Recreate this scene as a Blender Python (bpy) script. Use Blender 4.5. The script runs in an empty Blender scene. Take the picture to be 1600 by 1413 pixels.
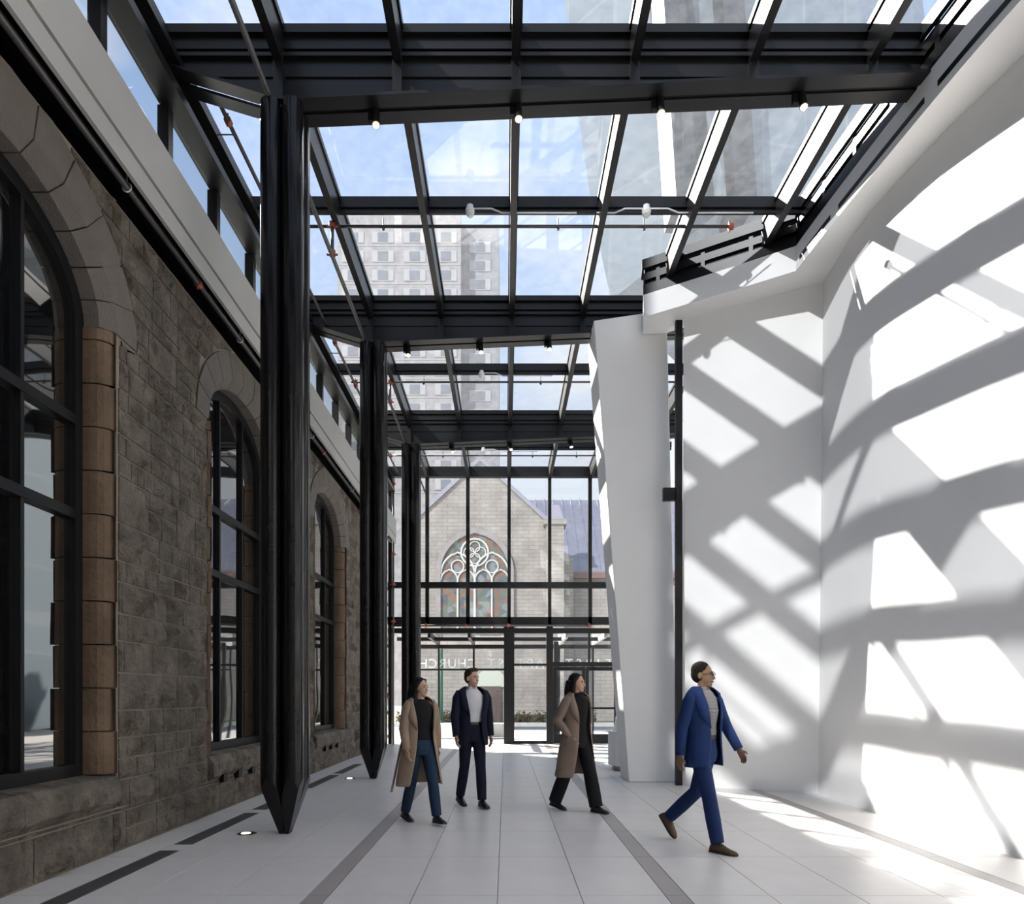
import bpy, bmesh, math, random
from mathutils import Vector, Matrix, Euler, noise as mnoise
R = math.radians
S = bpy.context.scene
COL = S.collection
random.seed(7)

# ------------------------------------------------------------------ camera
FPX, VX, VY, EYE = 1090.0, 790.0, 1089.0, 1.45      # focal length in px, vanishing point, eye height
cd = bpy.data.cameras.new('camera'); cam = bpy.data.objects.new('camera', cd); COL.objects.link(cam)
cam.location = (0, 0, EYE); cam.rotation_euler = (R(90), 0, 0)
cd.sensor_fit = 'HORIZONTAL'; cd.sensor_width = 36.0; cd.lens = FPX / 1600 * 36.0
cd.shift_x = (800 - VX) / 1600; cd.shift_y = (VY - 706.5) / 1600
cd.clip_start = 0.05; cd.clip_end = 600
S.camera = cam

# ------------------------------------------------------------------ colour management
S.view_settings.view_transform = 'Standard'
S.view_settings.look = 'None'
S.view_settings.exposure = 0.72
S.view_settings.gamma = 1.0
S.view_settings.use_curve_mapping = False

# ------------------------------------------------------------------ sky
W = bpy.data.worlds.new('world'); S.world = W; W.use_nodes = True
nt = W.node_tree; nt.nodes.clear()
def wn(t): return nt.nodes.new(t)
tc = wn('ShaderNodeTexCoord'); sp = wn('ShaderNodeSeparateXYZ'); nt.links.new(tc.outputs['Generated'], sp.inputs[0])
gr = wn('ShaderNodeValToRGB'); nt.links.new(sp.outputs['Z'], gr.inputs[0])
e = gr.color_ramp.elements
e[0].position = 0.0; e[0].color = (0.95, 0.96, 0.97, 1)
e[1].position = 0.75; e[1].color = (0.36, 0.54, 0.92, 1)
m = e.new(0.46); m.color = (0.55, 0.71, 0.98, 1); m = e.new(0.24); m.color = (0.93, 0.95, 0.98, 1)
mp = wn('ShaderNodeMapping'); mp.inputs['Scale'].default_value = (1.6, 1.6, 3.6); mp.inputs['Location'].default_value = (0.35, 0.1, 0.2)
nt.links.new(tc.outputs['Generated'], mp.inputs[0])
nz = wn('ShaderNodeTexNoise'); nz.inputs['Scale'].default_value = 1.7; nz.inputs['Detail'].default_value = 6; nz.inputs['Roughness'].default_value = 0.55
nt.links.new(mp.outputs[0], nz.inputs['Vector'])
cr = wn('ShaderNodeValToRGB'); cr.color_ramp.elements[0].position = 0.47; cr.color_ramp.elements[1].position = 0.66
nt.links.new(nz.outputs['Fac'], cr.inputs[0])
mx = wn('ShaderNodeMixRGB'); mx.inputs['Color2'].default_value = (1.0, 1.0, 1.0, 1)
nt.links.new(cr.outputs[0], mx.inputs['Fac']); nt.links.new(gr.outputs[0], mx.inputs['Color1'])
bg = wn('ShaderNodeBackground'); bg.inputs['Strength'].default_value = 0.66
nt.links.new(mx.outputs[0], bg.inputs['Color'])
wo = wn('ShaderNodeOutputWorld'); nt.links.new(bg.outputs[0], wo.inputs[0])

# ------------------------------------------------------------------ sun, and the sun mirrored back by the glass facades behind the photographer
def sun(name, d, energy, color, angle):
    l = bpy.data.lights.new(name, 'SUN'); l.energy = energy; l.color = color; l.angle = R(angle)
    o = bpy.data.objects.new(name, l); COL.objects.link(o)
    o.rotation_euler = Vector(d).to_track_quat('-Z', 'Y').to_euler(); o.location = (0, 10, 30)
    return o
sun('sun', (1.0, -1.06, -1.045), 15.0, (1.0, 0.92, 0.83), 0.6)
sun('sun_mirrored_by_facade', (0.95, 1.05, -1.0), 2.4, (1.0, 0.97, 0.94), 1.1)

# ------------------------------------------------------------------ mesh helpers
class MB:
    def __init__(s): s.v = []; s.f = []
    def add(s, vs, fs):
        o = len(s.v); s.v += [tuple(v) for v in vs]; s.f += [tuple(i + o for i in f) for f in fs]; return s
    def box(s, x0, x1, y0, y1, z0, z1):
        return s.add([(x0,y0,z0),(x1,y0,z0),(x1,y1,z0),(x0,y1,z0),(x0,y0,z1),(x1,y0,z1),(x1,y1,z1),(x0,y1,z1)],
                     [(0,3,2,1),(4,5,6,7),(0,1,5,4),(1,2,6,5),(2,3,7,6),(3,0,4,7)])
    def prism(s, poly, axis, a, b):
        # poly: 2D points; axis: the extruded axis; other two axes in xyz order
        n = len(poly)
        def P(p, t):
            return {'x': (t, p[0], p[1]), 'y': (p[0], t, p[1]), 'z': (p[0], p[1], t)}[axis]
        vs = [P(p, a) for p in poly] + [P(p, b) for p in poly]
        fs = [tuple(range(n))[::-1], tuple(range(n, 2*n))] + [(i, (i+1) % n, n + (i+1) % n, n + i) for i in range(n)]
        return s.add(vs, fs)
    def hexa(s, b4, t4):
        return s.add(list(b4) + list(t4), [(0,3,2,1),(4,5,6,7),(0,1,5,4),(1,2,6,5),(2,3,7,6),(3,0,4,7)])
    def tube(s, pts, r, n=8, caps=True, up=None):
        pts = [Vector(p) for p in pts]; k = len(pts)
        rs = r if isinstance(r, (list, tuple)) else [r] * k
        rings = []
        for i, p in enumerate(pts):
            t = (pts[min(i+1, k-1)] - pts[max(i-1, 0)])
            if t.length < 1e-9: t = Vector((0,0,1))
            t.normalize()
            ref = Vector(up) if up else Vector((1, 0, 0))
            if abs(t.dot(ref)) > 0.93: ref = Vector((0, 1, 0))
            u = (ref - t * ref.dot(t)).normalized(); w = t.cross(u)
            ra, rb = rs[i] if isinstance(rs[i], (list, tuple)) else (rs[i], rs[i])
            rings.append([p + u * (ra * math.cos(2*math.pi*j/n)) + w * (rb * math.sin(2*math.pi*j/n)) for j in range(n)])
        vs = [v for rg in rings for v in rg]; fs = []
        for i in range(k-1):
            for j in range(n):
                fs.append((i*n+j, i*n+(j+1) % n, (i+1)*n+(j+1) % n, (i+1)*n+j))
        if caps: fs += [tuple(range(n))[::-1], tuple(range((k-1)*n, k*n))]
        return s.add(vs, fs)
    def lathe(s, prof, c, n=20):
        # prof: (r, z) from bottom to top about a vertical axis at c
        vs = []; fs = []; k = len(prof)
        for r, z in prof:
            vs += [(c[0] + r*math.cos(2*math.pi*j/n), c[1] + r*math.sin(2*math.pi*j/n), c[2] + z) for j in range(n)]
        for i in range(k-1):
            for j in range(n): fs.append((i*n+j, i*n+(j+1) % n, (i+1)*n+(j+1) % n, (i+1)*n+j))
        fs += [tuple(range(n))[::-1], tuple(range((k-1)*n, k*n))]
        return s.add(vs, fs)
    def ball(s, c, r, n=12, k=8, rot=None):
        rx, ry, rz = r if isinstance(r, (list, tuple)) else (r, r, r)
        vs = []; fs = []; c = Vector(c)
        M = Euler(rot).to_matrix() if rot else Matrix.Identity(3)
        for i in range(1, k):
            a = math.pi * i / k
            vs += [c + M @ Vector((rx*math.sin(a)*math.cos(2*math.pi*j/n), ry*math.sin(a)*math.sin(2*math.pi*j/n), -rz*math.cos(a))) for j in range(n)]
        lo = len(vs); vs.append(c + M @ Vector((0,0,-rz))); hi = len(vs); vs.append(c + M @ Vector((0,0,rz)))
        for i in range(k-2):
            for j in range(n): fs.append((i*n+j, i*n+(j+1) % n, (i+1)*n+(j+1) % n, (i+1)*n+j))
        for j in range(n):
            fs.append((lo, (j+1) % n, j)); fs.append((hi, (k-2)*n+j, (k-2)*n+(j+1) % n))
        return s.add(vs, fs)
    def mesh(s, name, mat, smooth=False, off=(0,0,0)):
        me = bpy.data.meshes.new(name)
        me.from_pydata([(v[0]-off[0], v[1]-off[1], v[2]-off[2]) for v in s.v], [], s.f)
        bm = bmesh.new(); bm.from_mesh(me); bmesh.ops.recalc_face_normals(bm, faces=bm.faces); bm.to_mesh(me); bm.free()
        if mat: me.materials.append(mat)
        if smooth:
            for p in me.polygons: p.use_smooth = True
        return me
    def build(s, name, mat, parent=None, smooth=False, local=False):
        """one mesh object; world coordinates, or the parent's own when local"""
        if parent is None:
            xs = [v[0] for v in s.v]; ys = [v[1] for v in s.v]; zs = [v[2] for v in s.v]
            off = ((min(xs)+max(xs))/2, (min(ys)+max(ys))/2, min(zs))
            o = bpy.data.objects.new(name, s.mesh(name, mat, smooth, off)); o.location = off
        else:
            off = (0,0,0) if local else wloc(parent)
            o = bpy.data.objects.new(name, s.mesh(name, mat, smooth, off)); o.parent = parent
        COL.objects.link(o)
        return o

def wloc(o):
    p = Vector(o.location)
    while o.parent: o = o.parent; p += Vector(o.location)
    return p
def thing(name, loc=(0,0,0), label=None, cat=None, group=None, rz=0, kind=None):
    o = bpy.data.objects.new(name, None); COL.objects.link(o); o.location = loc; o.rotation_euler = (0,0,rz)
    o.empty_display_size = 0.1
    tag(o, label, cat, group, kind); return o
def tag(o, label=None, cat=None, group=None, kind=None):
    if label: o['label'] = label
    if cat: o['category'] = cat
    if group: o['group'] = group
    if kind: o['kind'] = kind
    return o
def inst(name, me, loc, parent, rot=None):
    o = bpy.data.objects.new(name, me); COL.objects.link(o); o.parent = parent
    o.location = Vector(loc) - (wloc(parent) if parent else Vector((0,0,0)))
    if rot: o.rotation_euler = rot
    return o
def bevel(o, w, seg=2):
    md = o.modifiers.new('bevel', 'BEVEL'); md.width = w; md.segments = seg; md.limit_method = 'ANGLE'; md.angle_limit = R(40); return o
def copy_tree(o, parent=None):
    c = o.copy(); COL.objects.link(c); c.parent = parent
    for ch in list(o.children): copy_tree(ch, c)
    return c

# ------------------------------------------------------------------ materials
def nodes(name):
    m = bpy.data.materials.new(name); m.use_nodes = True; t = m.node_tree
    return m, t, t.nodes['Principled BSDF']
def mat(name, col, rough=0.5, metal=0.0, bump=0.0, bscale=40, vary=0.0, vscale=3.0, rnd=0.0, spec=0.5, detail=5, coat=0.0):
    """one procedural surface: colour with soft noise variation, per-object tint, noise relief"""
    m, t, b = nodes(name); N = t.nodes.new; L = t.links.new
    b.inputs['Roughness'].default_value = rough; b.inputs['Metallic'].default_value = metal
    b.inputs['Specular IOR Level'].default_value = spec
    if coat: b.inputs['Coat Weight'].default_value = coat; b.inputs['Coat Roughness'].default_value = 0.05
    tc = N('ShaderNodeTexCoord')
    c0 = N('ShaderNodeRGB'); c0.outputs[0].default_value = (*col, 1); out = c0.outputs[0]
    if vary:
        n = N('ShaderNodeTexNoise'); n.inputs['Scale'].default_value = vscale; n.inputs['Detail'].default_value = detail
        L(tc.outputs['Object'], n.inputs['Vector'])
        mr = N('ShaderNodeMapRange'); mr.inputs[1].default_value = 0.3; mr.inputs[2].default_value = 0.7
        mr.inputs[3].default_value = 1 - vary; mr.inputs[4].default_value = 1 + vary; L(n.outputs['Fac'], mr.inputs[0])
        hs = N('ShaderNodeHueSaturation'); L(mr.outputs[0], hs.inputs['Value']); L(out, hs.inputs['Color']); out = hs.outputs[0]
    if rnd:
        oi = N('ShaderNodeObjectInfo'); mr = N('ShaderNodeMapRange')
        mr.inputs[3].default_value = 1 - rnd; mr.inputs[4].default_value = 1 + rnd; L(oi.outputs['Random'], mr.inputs[0])
        hs = N('ShaderNodeHueSaturation'); L(mr.outputs[0], hs.inputs['Value']); L(out, hs.inputs['Color']); out = hs.outputs[0]
    L(out, b.inputs['Base Color'])
    if bump:
        n = N('ShaderNodeTexNoise'); n.inputs['Scale'].default_value = bscale; n.inputs['Detail'].default_value = 6
        L(tc.outputs['Object'], n.inputs['Vector'])
        bp = N('ShaderNodeBump'); bp.inputs['Strength'].default_value = bump; bp.inputs['Distance'].default_value = 0.02
        L(n.outputs['Fac'], bp.inputs['Height']); L(bp.outputs[0], b.inputs['Normal'])
    return m
def glass(name, tint=(0.93,0.95,0.96), ior=1.45, film=0.0, filmcol=(0.8,0.82,0.85), rough=0.0):
    """thin pane: Fresnel mirror over clear transmission, with an optional thin film of dirt"""
    m = bpy.data.materials.new(name); m.use_nodes = True; t = m.node_tree; t.nodes.clear(); N = t.nodes.new; L = t.links.new
    tr = N('ShaderNodeBsdfTransparent'); tr.inputs[0].default_value = (*tint, 1)
    gl = N('ShaderNodeBsdfGlossy'); gl.inputs['Roughness'].default_value = rough
    fr = N('ShaderNodeFresnel'); ge = N('ShaderNodeNewGeometry'); mi = N('ShaderNodeMapRange')   # same mirror strength on both faces of the sheet
    mi.inputs[3].default_value = ior; mi.inputs[4].default_value = 1/ior; L(ge.outputs['Backfacing'], mi.inputs[0]); L(mi.outputs[0], fr.inputs[0])
    mx = N('ShaderNodeMixShader'); L(fr.outputs[0], mx.inputs[0]); L(tr.outputs[0], mx.inputs[1]); L(gl.outputs[0], mx.inputs[2])
    out = mx.outputs[0]
    if film:
        tc = N('ShaderNodeTexCoord'); n = N('ShaderNodeTexNoise'); n.inputs['Scale'].default_value = 5; n.inputs['Detail'].default_value = 8
        n.inputs['Roughness'].default_value = 0.7; L(tc.outputs['Object'], n.inputs['Vector'])
        mr = N('ShaderNodeMapRange'); mr.inputs[1].default_value = 0.3; mr.inputs[2].default_value = 0.75
        mr.inputs[3].default_value = film * 0.5; mr.inputs[4].default_value = film * 1.5; L(n.outputs['Fac'], mr.inputs[0])
        tl = N('ShaderNodeBsdfTranslucent'); tl.inputs[0].default_value = (*filmcol, 1)
        m2 = N('ShaderNodeMixShader'); L(mr.outputs[0], m2.inputs[0]); L(out, m2.inputs[1]); L(tl.outputs[0], m2.inputs[2]); out = m2.outputs[0]
    o = N('ShaderNodeOutputMaterial'); L(out, o.inputs[0])
    return m
def emit(name, col, st):
    m = bpy.data.materials.new(name); m.use_nodes = True; t = m.node_tree; t.nodes.clear()
    em = t.nodes.new('ShaderNodeEmission'); em.inputs[0].default_value = (*col, 1); em.inputs[1].default_value = st
    o = t.nodes.new('ShaderNodeOutputMaterial'); t.links.new(em.outputs[0], o.inputs[0]); return m

STEEL = mat('dark_steel', (0.010, 0.0095, 0.010), 0.36, 0.0, bump=0.03, bscale=8, vary=0.15, vscale=2, spec=0.32)
STEELG = mat('gloss_dark_steel', (0.008, 0.0075, 0.008), 0.18, 0.0, spec=0.28, vary=0.1)
BLACK = mat('black_paint', (0.008, 0.008, 0.0085), 0.45, spec=0.25)
WHITE = mat('white_plaster', (0.84, 0.835, 0.825), 0.75, bump=0.05, bscale=3, vary=0.02, vscale=1.2, spec=0.25)
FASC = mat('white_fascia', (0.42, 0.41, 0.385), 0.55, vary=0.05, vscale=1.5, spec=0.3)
CGLASS = glass('clear_glass')
RGLASS = glass('roof_glass', (0.92, 0.94, 0.96), 1.4, film=0.028)
RED = mat('rust_red_coupling', (0.32, 0.075, 0.035), 0.5)
PIPE = mat('grey_pipe', (0.085, 0.08, 0.08), 0.35, 0.3)
PWHITE = mat('white_plastic', (0.75, 0.75, 0.72), 0.4)
# ================================================================== STRUCTURE
def islandmat(name, cols, rough, bump, bscale, vary, stain=None, spec=0.3, bdist=0.03, vscale=1.4):
    """masonry: each piece takes its own tint, noise mottling and optional stains"""
    m, t, b = nodes(name); N = t.nodes.new; L = t.links.new
    b.inputs['Roughness'].default_value = rough; b.inputs['Specular IOR Level'].default_value = spec
    tc = N('ShaderNodeTexCoord'); ge = N('ShaderNodeNewGeometry')
    r = N('ShaderNodeValToRGB'); el = r.color_ramp.elements
    el[0].position = 0; el[0].color = (*cols[0], 1); el[1].position = 1; el[1].color = (*cols[-1], 1)
    for i, c in enumerate(cols[1:-1]): x = el.new((i+1)/(len(cols)-1)); x.color = (*c, 1)
    L(ge.outputs['Random Per Island'], r.inputs[0]); out = r.outputs[0]
    n = N('ShaderNodeTexNoise'); n.inputs['Scale'].default_value = vscale; n.inputs['Detail'].default_value = 8; n.inputs['Roughness'].default_value = 0.65
    L(tc.outputs['Object'], n.inputs['Vector'])
    mr = N('ShaderNodeMapRange'); mr.inputs[1].default_value = 0.3; mr.inputs[2].default_value = 0.7; mr.inputs[3].default_value = 1-vary; mr.inputs[4].default_value = 1+vary
    L(n.outputs['Fac'], mr.inputs[0])
    hs = N('ShaderNodeHueSaturation'); L(mr.outputs[0], hs.inputs['Value']); L(out, hs.inputs['Color']); out = hs.outputs[0]
    if stain:
        n3 = N('ShaderNodeTexNoise'); n3.inputs['Scale'].default_value = 4.5; n3.inputs['Detail'].default_value = 4; L(tc.outputs['Object'], n3.inputs['Vector'])
        c3 = N('ShaderNodeValToRGB'); c3.color_ramp.elements[0].position = 0.56; c3.color_ramp.elements[1].position = 0.66; L(n3.outputs['Fac'], c3.inputs[0])
        mm = N('ShaderNodeMath'); mm.operation = 'MULTIPLY'; mm.inputs[1].default_value = 0.6; L(c3.outputs[0], mm.inputs[0])
        mx = N('ShaderNodeMixRGB'); mx.inputs['Color2'].default_value = (*stain, 1); L(mm.outputs[0], mx.inputs['Fac']); L(out, mx.inputs['Color1']); out = mx.outputs[0]
    L(out, b.inputs['Base Color'])
    if bump:
        n2 = N('ShaderNodeTexNoise'); n2.inputs['Scale'].default_value = bscale; n2.inputs['Detail'].default_value = 7; n2.inputs['Roughness'].default_value = 0.6
        L(tc.outputs['Object'], n2.inputs['Vector'])
        bp = N('ShaderNodeBump'); bp.inputs['Strength'].default_value = bump; bp.inputs['Distance'].default_value = bdist
        L(n2.outputs['Fac'], bp.inputs['Height']); L(bp.outputs[0], b.inputs['Normal'])
    return m
STONE = islandmat('rock_faced_granite', [(0.115,0.092,0.070),(0.18,0.150,0.118),(0.24,0.208,0.170),(0.14,0.115,0.089),(0.27,0.218,0.162)], 0.85, 1.0, 17, 0.5, stain=(0.085,0.055,0.034), bdist=0.11, vscale=3.2)
VOUS = islandmat('smooth_granite', [(0.125,0.110,0.096),(0.155,0.138,0.120),(0.14,0.122,0.105)], 0.8, 0.6, 45, 0.18)
SAND = islandmat('brown_sandstone', [(0.105,0.068,0.042),(0.155,0.104,0.066),(0.13,0.090,0.060)], 0.8, 0.9, 9, 0.34)
MORT = mat('mortar', (0.24, 0.205, 0.165), 0.9, bump=0.3, bscale=60, vary=0.15)
TILE = islandmat('pale_stone_tile', [(0.68,0.645,0.61),(0.72,0.695,0.66),(0.70,0.66,0.63),(0.74,0.71,0.68)], 0.32, 0.0, 10, 0.05, spec=0.4, vscale=2.5)
BAND = islandmat('taupe_stone_band', [(0.36,0.325,0.305),(0.39,0.36,0.34)], 0.35, 0.0, 10, 0.06, spec=0.4)
GROUT = mat('grout', (0.46, 0.435, 0.41), 0.8)

# ---- floor: slab plus every tile
FY0, FY1 = -6.0, 21.6
fl = MB().box(-4.0, 6.6, FY0, FY1, -0.2, -0.012).build('floor', GROUT); tag(fl, kind='structure')
colsX = [(-3.63,-3.285),(-3.285,-2.67),(-2.67,-2.056),(-2.056,-1.441),(-1.287,-0.671),(-0.671,-0.058),(-0.058,0.548),(0.548,1.164),(1.32,1.929),(1.929,2.55),(2.55,3.17),(3.17,3.80),(3.95,4.57),(4.57,5.18),(5.18,5.8),(5.8,6.4)]
bandsX = [(-1.441,-1.287),(1.164,1.32),(3.80,3.95)]
rows = [5.085 + 1.22*k for k in range(-9, 15)]
tile_me = {}
def tile(nm, x0, x1, y0, y1, mt):
    y1 = min(y1, FY1)
    if y1 - y0 < 0.05: return
    g = 0.002; key = (round(x1-x0, 3), round(y1-y0, 3), mt.name)
    if key not in tile_me:
        w, d = x1-x0-2*g, y1-y0-2*g
        b = 0.0015
        q = MB().hexa([(-w/2,-d/2,-0.02),(w/2,-d/2,-0.02),(w/2,d/2,-0.02),(-w/2,d/2,-0.02)],
                      [(-w/2+b,-d/2+b,0),(w/2-b,-d/2+b,0),(w/2-b,d/2-b,0),(-w/2+b,d/2-b,0)])
        tile_me[key] = q.mesh(nm, mt)
    inst(nm, tile_me[key], ((x0+x1)/2, (y0+y1)/2, 0), fl)
far = MB()
for y in rows:
    if y < 2.5: continue
    for (x0, x1) in colsX:
        if x0 > 0.743*(y+1.22) + 0.6 or (x0 > 2.5 and y > 11.9 and x0 > 4.5): continue
        tile('floor_tile', x0, x1, y, y+1.22, TILE)
    for (x0, x1) in bandsX: tile('band_tile', x0, x1, y, y+1.22, BAND)
q = MB()
for y in rows:
    if y >= 2.5: continue
    for (x0, x1) in colsX: q.box(x0+.003, x1-.003, y+.003, y+1.217, -0.02, 0)
tag(q.build('floor_tile', TILE, fl), kind='stuff')

# ---- left church wall, backing with three arched openings
WX, GX = -3.65, -3.93           # wall face, glass plane
WC = [5.2, 9.9, 14.6]; HW, SILL, SPR, RISE = 1.22, 0.73, 4.85, 0.80
def zarch(d, a=HW, b=RISE): return SPR + b*math.sqrt(max(0, 1-(d/a)**2))
wl = MB(); bx0, bx1 = -4.25, WX-0.011; HB, RB = HW+0.14, RISE+0.14
ys = [FY0] + [v for c in WC for v in (c-HB, c+HB)] + [21.5]
for i in range(0, len(ys), 2): wl.box(bx0, bx1, ys[i], ys[i+1], -0.05, 6.10)
for c in WC:
    wl.box(bx0, bx1, c-HB, c+HB, -0.05, SILL-0.03)
    K = 18
    for k in range(K):
        a, b = -HB + 2*HB*k/K, -HB + 2*HB*(k+1)/K
        za, zb = min(6.09, zarch(a, HB, RB)), min(6.09, zarch(b, HB, RB))
        wl.hexa([(bx0,c+a,za),(bx1,c+a,za),(bx1,c+b,zb),(bx0,c+b,zb)], [(bx0,c+a,6.10),(bx1,c+a,6.10),(bx1,c+b,6.10),(bx0,c+b,6.10)])
wall_left = wl.build('wall_left', MORT); tag(wall_left, kind='structure')

# stones: random coursed ashlar, cut back round the openings
RING = 0.46
def ring_r(y, z):
    """how far inside the voussoir ring a point lies (<1 = inside) for any window"""
    best = 9
    for c in WC:
        if z > SPR-0.02: best = min(best, math.hypot((y-c)/(HW+RING+0.02), (z-SPR)/(RISE+RING+0.02)))
    return best
def push_out(y, z):
    for c in WC:
        if z > SPR-0.02:
            a, b = HW+RING+0.02, RISE+RING+0.02
            r = math.hypot((y-c)/a, (z-SPR)/b)
            if 0.02 < r < 1: return c + (y-c)/r, SPR + (z-SPR)/r
    return y, z
stones = []          # (y0,y1,z0,z1)
rs = random.Random(11)
z = 0.0; TOPZ = 6.08
while z < TOPZ - 0.05:
    h = rs.choice([0.2, 0.26, 0.3, 0.36, 0.44])
    if TOPZ - (z+h) < 0.16: h = TOPZ - z
    y = 3.2 + rs.random()*0.3
    while y < 21.4:
        w = h * rs.uniform(0.9, 2.1)
        if rs.random() < 0.15: w = h * 0.6
        y2 = min(y+w, 21.45)
        if h > 0.33 and rs.random() < 0.55:
            zm = z + h*rs.uniform(0.35, 0.62)
            ym1 = y + (y2-y)*rs.uniform(0.35, 0.65)
            if rs.random() < 0.5: stones += [(y,y2,z,zm)] + ([(y,ym1,zm,z+h),(ym1,y2,zm,z+h)] if (y2-y) > 0.35 else [(y,y2,zm,z+h)])
            else: stones += [(y,y2,zm,z+h)] + ([(y,ym1,z,zm),(ym1,y2,z,zm)] if (y2-y) > 0.35 else [(y,y2,z,zm)])
        else: stones.append((y, y2, z, z+h))
        y = y2
    z += h
QW = 0.16
def clip_stone(y0, y1, z0, z1):
    out = [(y0,y1,z0,z1)]
    for c in WC:
        nx = []
        for (a,b,u,v) in out:
            lo, hi = c-HW-QW, c+HW+QW
            if b <= lo or a >= hi: nx.append((a,b,u,v)); continue
            if v <= SILL-0.33: nx.append((a,b,u,v)); continue
            if u >= SPR: nx.append((a,b,u,v)); continue
            if u < SILL-0.33: nx.append((a,b,u,SILL-0.33)); u = SILL-0.33
            if v > SPR: nx.append((a,b,SPR,v)); v = SPR
            if a < lo: nx.append((a,lo,u,v))
            if b > hi: nx.append((hi,b,u,v))
        out = nx
    return [o for o in out if o[1]-o[0] > 0.03 and o[3]-o[2] > 0.024]
st2 = []
for s_ in stones: st2 += clip_stone(*s_)
st2 = [s_ for s_ in st2 if ring_r((s_[0]+s_[1])/2, (s_[2]+s_[3])/2) > 0.97]
def px_area(s_):
    if s_[0] < 4.6: return 0
    sc = FPX/((s_[0]+s_[1])/2)
    return (s_[3]-s_[2])*sc * (s_[1]-s_[0])*3.65/((s_[0]+s_[1])/2)*sc
st2.sort(key=px_area, reverse=True)
def stone_geo(q, y0, y1, z0, z1, rg):
    g = 0.009; ny, nz_ = 4, 3
    y0 += g; y1 -= g; z0 += g; z1 -= g
    bul = min(0.10, 0.27*min(y1-y0, z1-z0)) * rg.uniform(0.45, 1.25)
    if rg.random() < 0.3: bul *= 0.3
    vs = []; fs = []
    for j in range(nz_+1):
        for i in range(ny+1):
            u, v = i/ny, j/nz_
            edge = i in (0, ny) or j in (0, nz_)
            yy = y0 + (y1-y0)*u; zz = z0 + (z1-z0)*v
            if not edge:
                yy += rg.uniform(-.1, .1)*(y1-y0)/ny; zz += rg.uniform(-.15, .15)*(z1-z0)/nz_
            else:
                yy += rg.uniform(-.003, .003); zz += rg.uniform(-.003, .003)
            yy, zz = push_out(yy, zz)
            vs.append((WX + 0.003 + (0 if edge else bul*rg.uniform(0.05, 1.3)), yy, zz))
    n = len(vs)
    for j in range(nz_):
        for i in range(ny):
            a = j*(ny+1)+i; fs.append((a, a+1, a+ny+2, a+ny+1))
    rim = [i for i in range(ny+1)] + [(j+1)*(ny+1)-1 for j in range(1, nz_+1)] + [nz_*(ny+1)+i for i in range(ny-1, -1, -1)] + [j*(ny+1) for j in range(nz_-1, 0, -1)]
    for r in rim: vs.append((WX-0.05, vs[r][1], vs[r][2]))
    k = len(rim)
    for i in range(k): fs.append((rim[i], n+i, n+(i+1) % k, rim[(i+1) % k]))
    q.add(vs, fs)
rest = MB()
for i, s_ in enumerate(st2):
    if i < 285:
        q = MB(); stone_geo(q, *s_, rs); q.build('stone', STONE, wall_left)
    else: stone_geo(rest, *s_, rs)
tag(rest.build('stone', STONE, wall_left), kind='stuff')
# sill stones, voussoirs and rounded brown quoins of each opening
for c in WC:
    for k in range(2):
        a = c-HW-0.12 + k*(HW+0.12); b = a+HW+0.12
        q = MB(); vs = []; fs = []; n = 6
        prof = [(-3.95,SILL-0.32),(WX,SILL-0.32),(WX+0.05,SILL-0.25),(WX+0.055,SILL-0.1),(WX+0.01,SILL-0.02),(-3.95,SILL+0.005)]
        for j in range(n+1):
            yy = a+0.006 + (b-a-0.012)*j/n
            for i, (x, zz) in enumerate(prof):
                d = rs.uniform(-.02, .025) if i in (2,3) else 0
                vs.append((x+d, yy, zz + (rs.uniform(-.02,.02) if i in (2,3) else 0)))
        m = len(prof)
        for j in range(n):
            for i in range(m): fs.append((j*m+i, j*m+(i+1) % m, (j+1)*m+(i+1) % m, (j+1)*m+i))
        fs += [tuple(range(m)), tuple(range(n*m, n*m+m))[::-1]]
        q.add(vs, fs).build('sill_stone', STONE, wall_left)
    NV = 11
    for k in range(NV):
        t0, t1 = math.pi*k/NV+0.006, math.pi*(k+1)/NV-0.006
        vs = []; fs = []; sub = 3
        for j in range(sub+1):
            t = t0+(t1-t0)*j/sub
            ci, si = math.cos(t), math.sin(t)
            ro = RING*(1.0 if j not in (0, sub) else 1.0)
            yi, zi = c+HW*ci, SPR+RISE*si
            ym, zm = c+(HW+0.12)*ci, SPR+(RISE+0.12)*si
            yo, zo = c+(HW+ro)*ci, min(6.07, SPR+(RISE+ro)*si)
            bx = 0.0 if j in (0, sub) else rs.uniform(0.0, 0.012)
            vs += [(-3.98,yi,zi),(WX-0.09,yi,zi),(WX+0.005+bx,ym,zm),(WX+0.01+bx,yo,zo),(-3.98,yo,zo)]
        for j in range(sub):
            for i in range(5): fs.append((j*5+i, j*5+(i+1) % 5, (j+1)*5+(i+1) % 5, (j+1)*5+i))
        fs += [(0,1,2,3,4), tuple(sub*5+i for i in (4,3,2,1,0))]
        MB().add(vs, fs).build('voussoir', VOUS, wall_left)
    for sgn in (-1, 1):
        zz = SILL; k = 0
        while zz < SPR-0.05:
            h = min(0.40, SPR-zz); qw = QW - 0.01 - (0.03 if k % 2 else 0) + rs.uniform(-.015, .015)
            e = c+sgn*(HW-0.02); pr = [(-3.98, 0), (WX-0.16, 0)]
            for a in range(1, 5): pr.append((WX-0.16+0.15*math.sin(a*math.pi/8), 0.0+0.13*(1-math.cos(a*math.pi/8))))
            pr += [(WX+0.012+rs.uniform(0,.012), qw-0.035), (WX-0.02, qw), (-3.98, qw)]
            MB().prism([(x, e+sgn*d) for x, d in pr], 'z', zz+0.006, zz+h-0.006).build('quoin', SAND, wall_left)
            zz += h; k += 1
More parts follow.
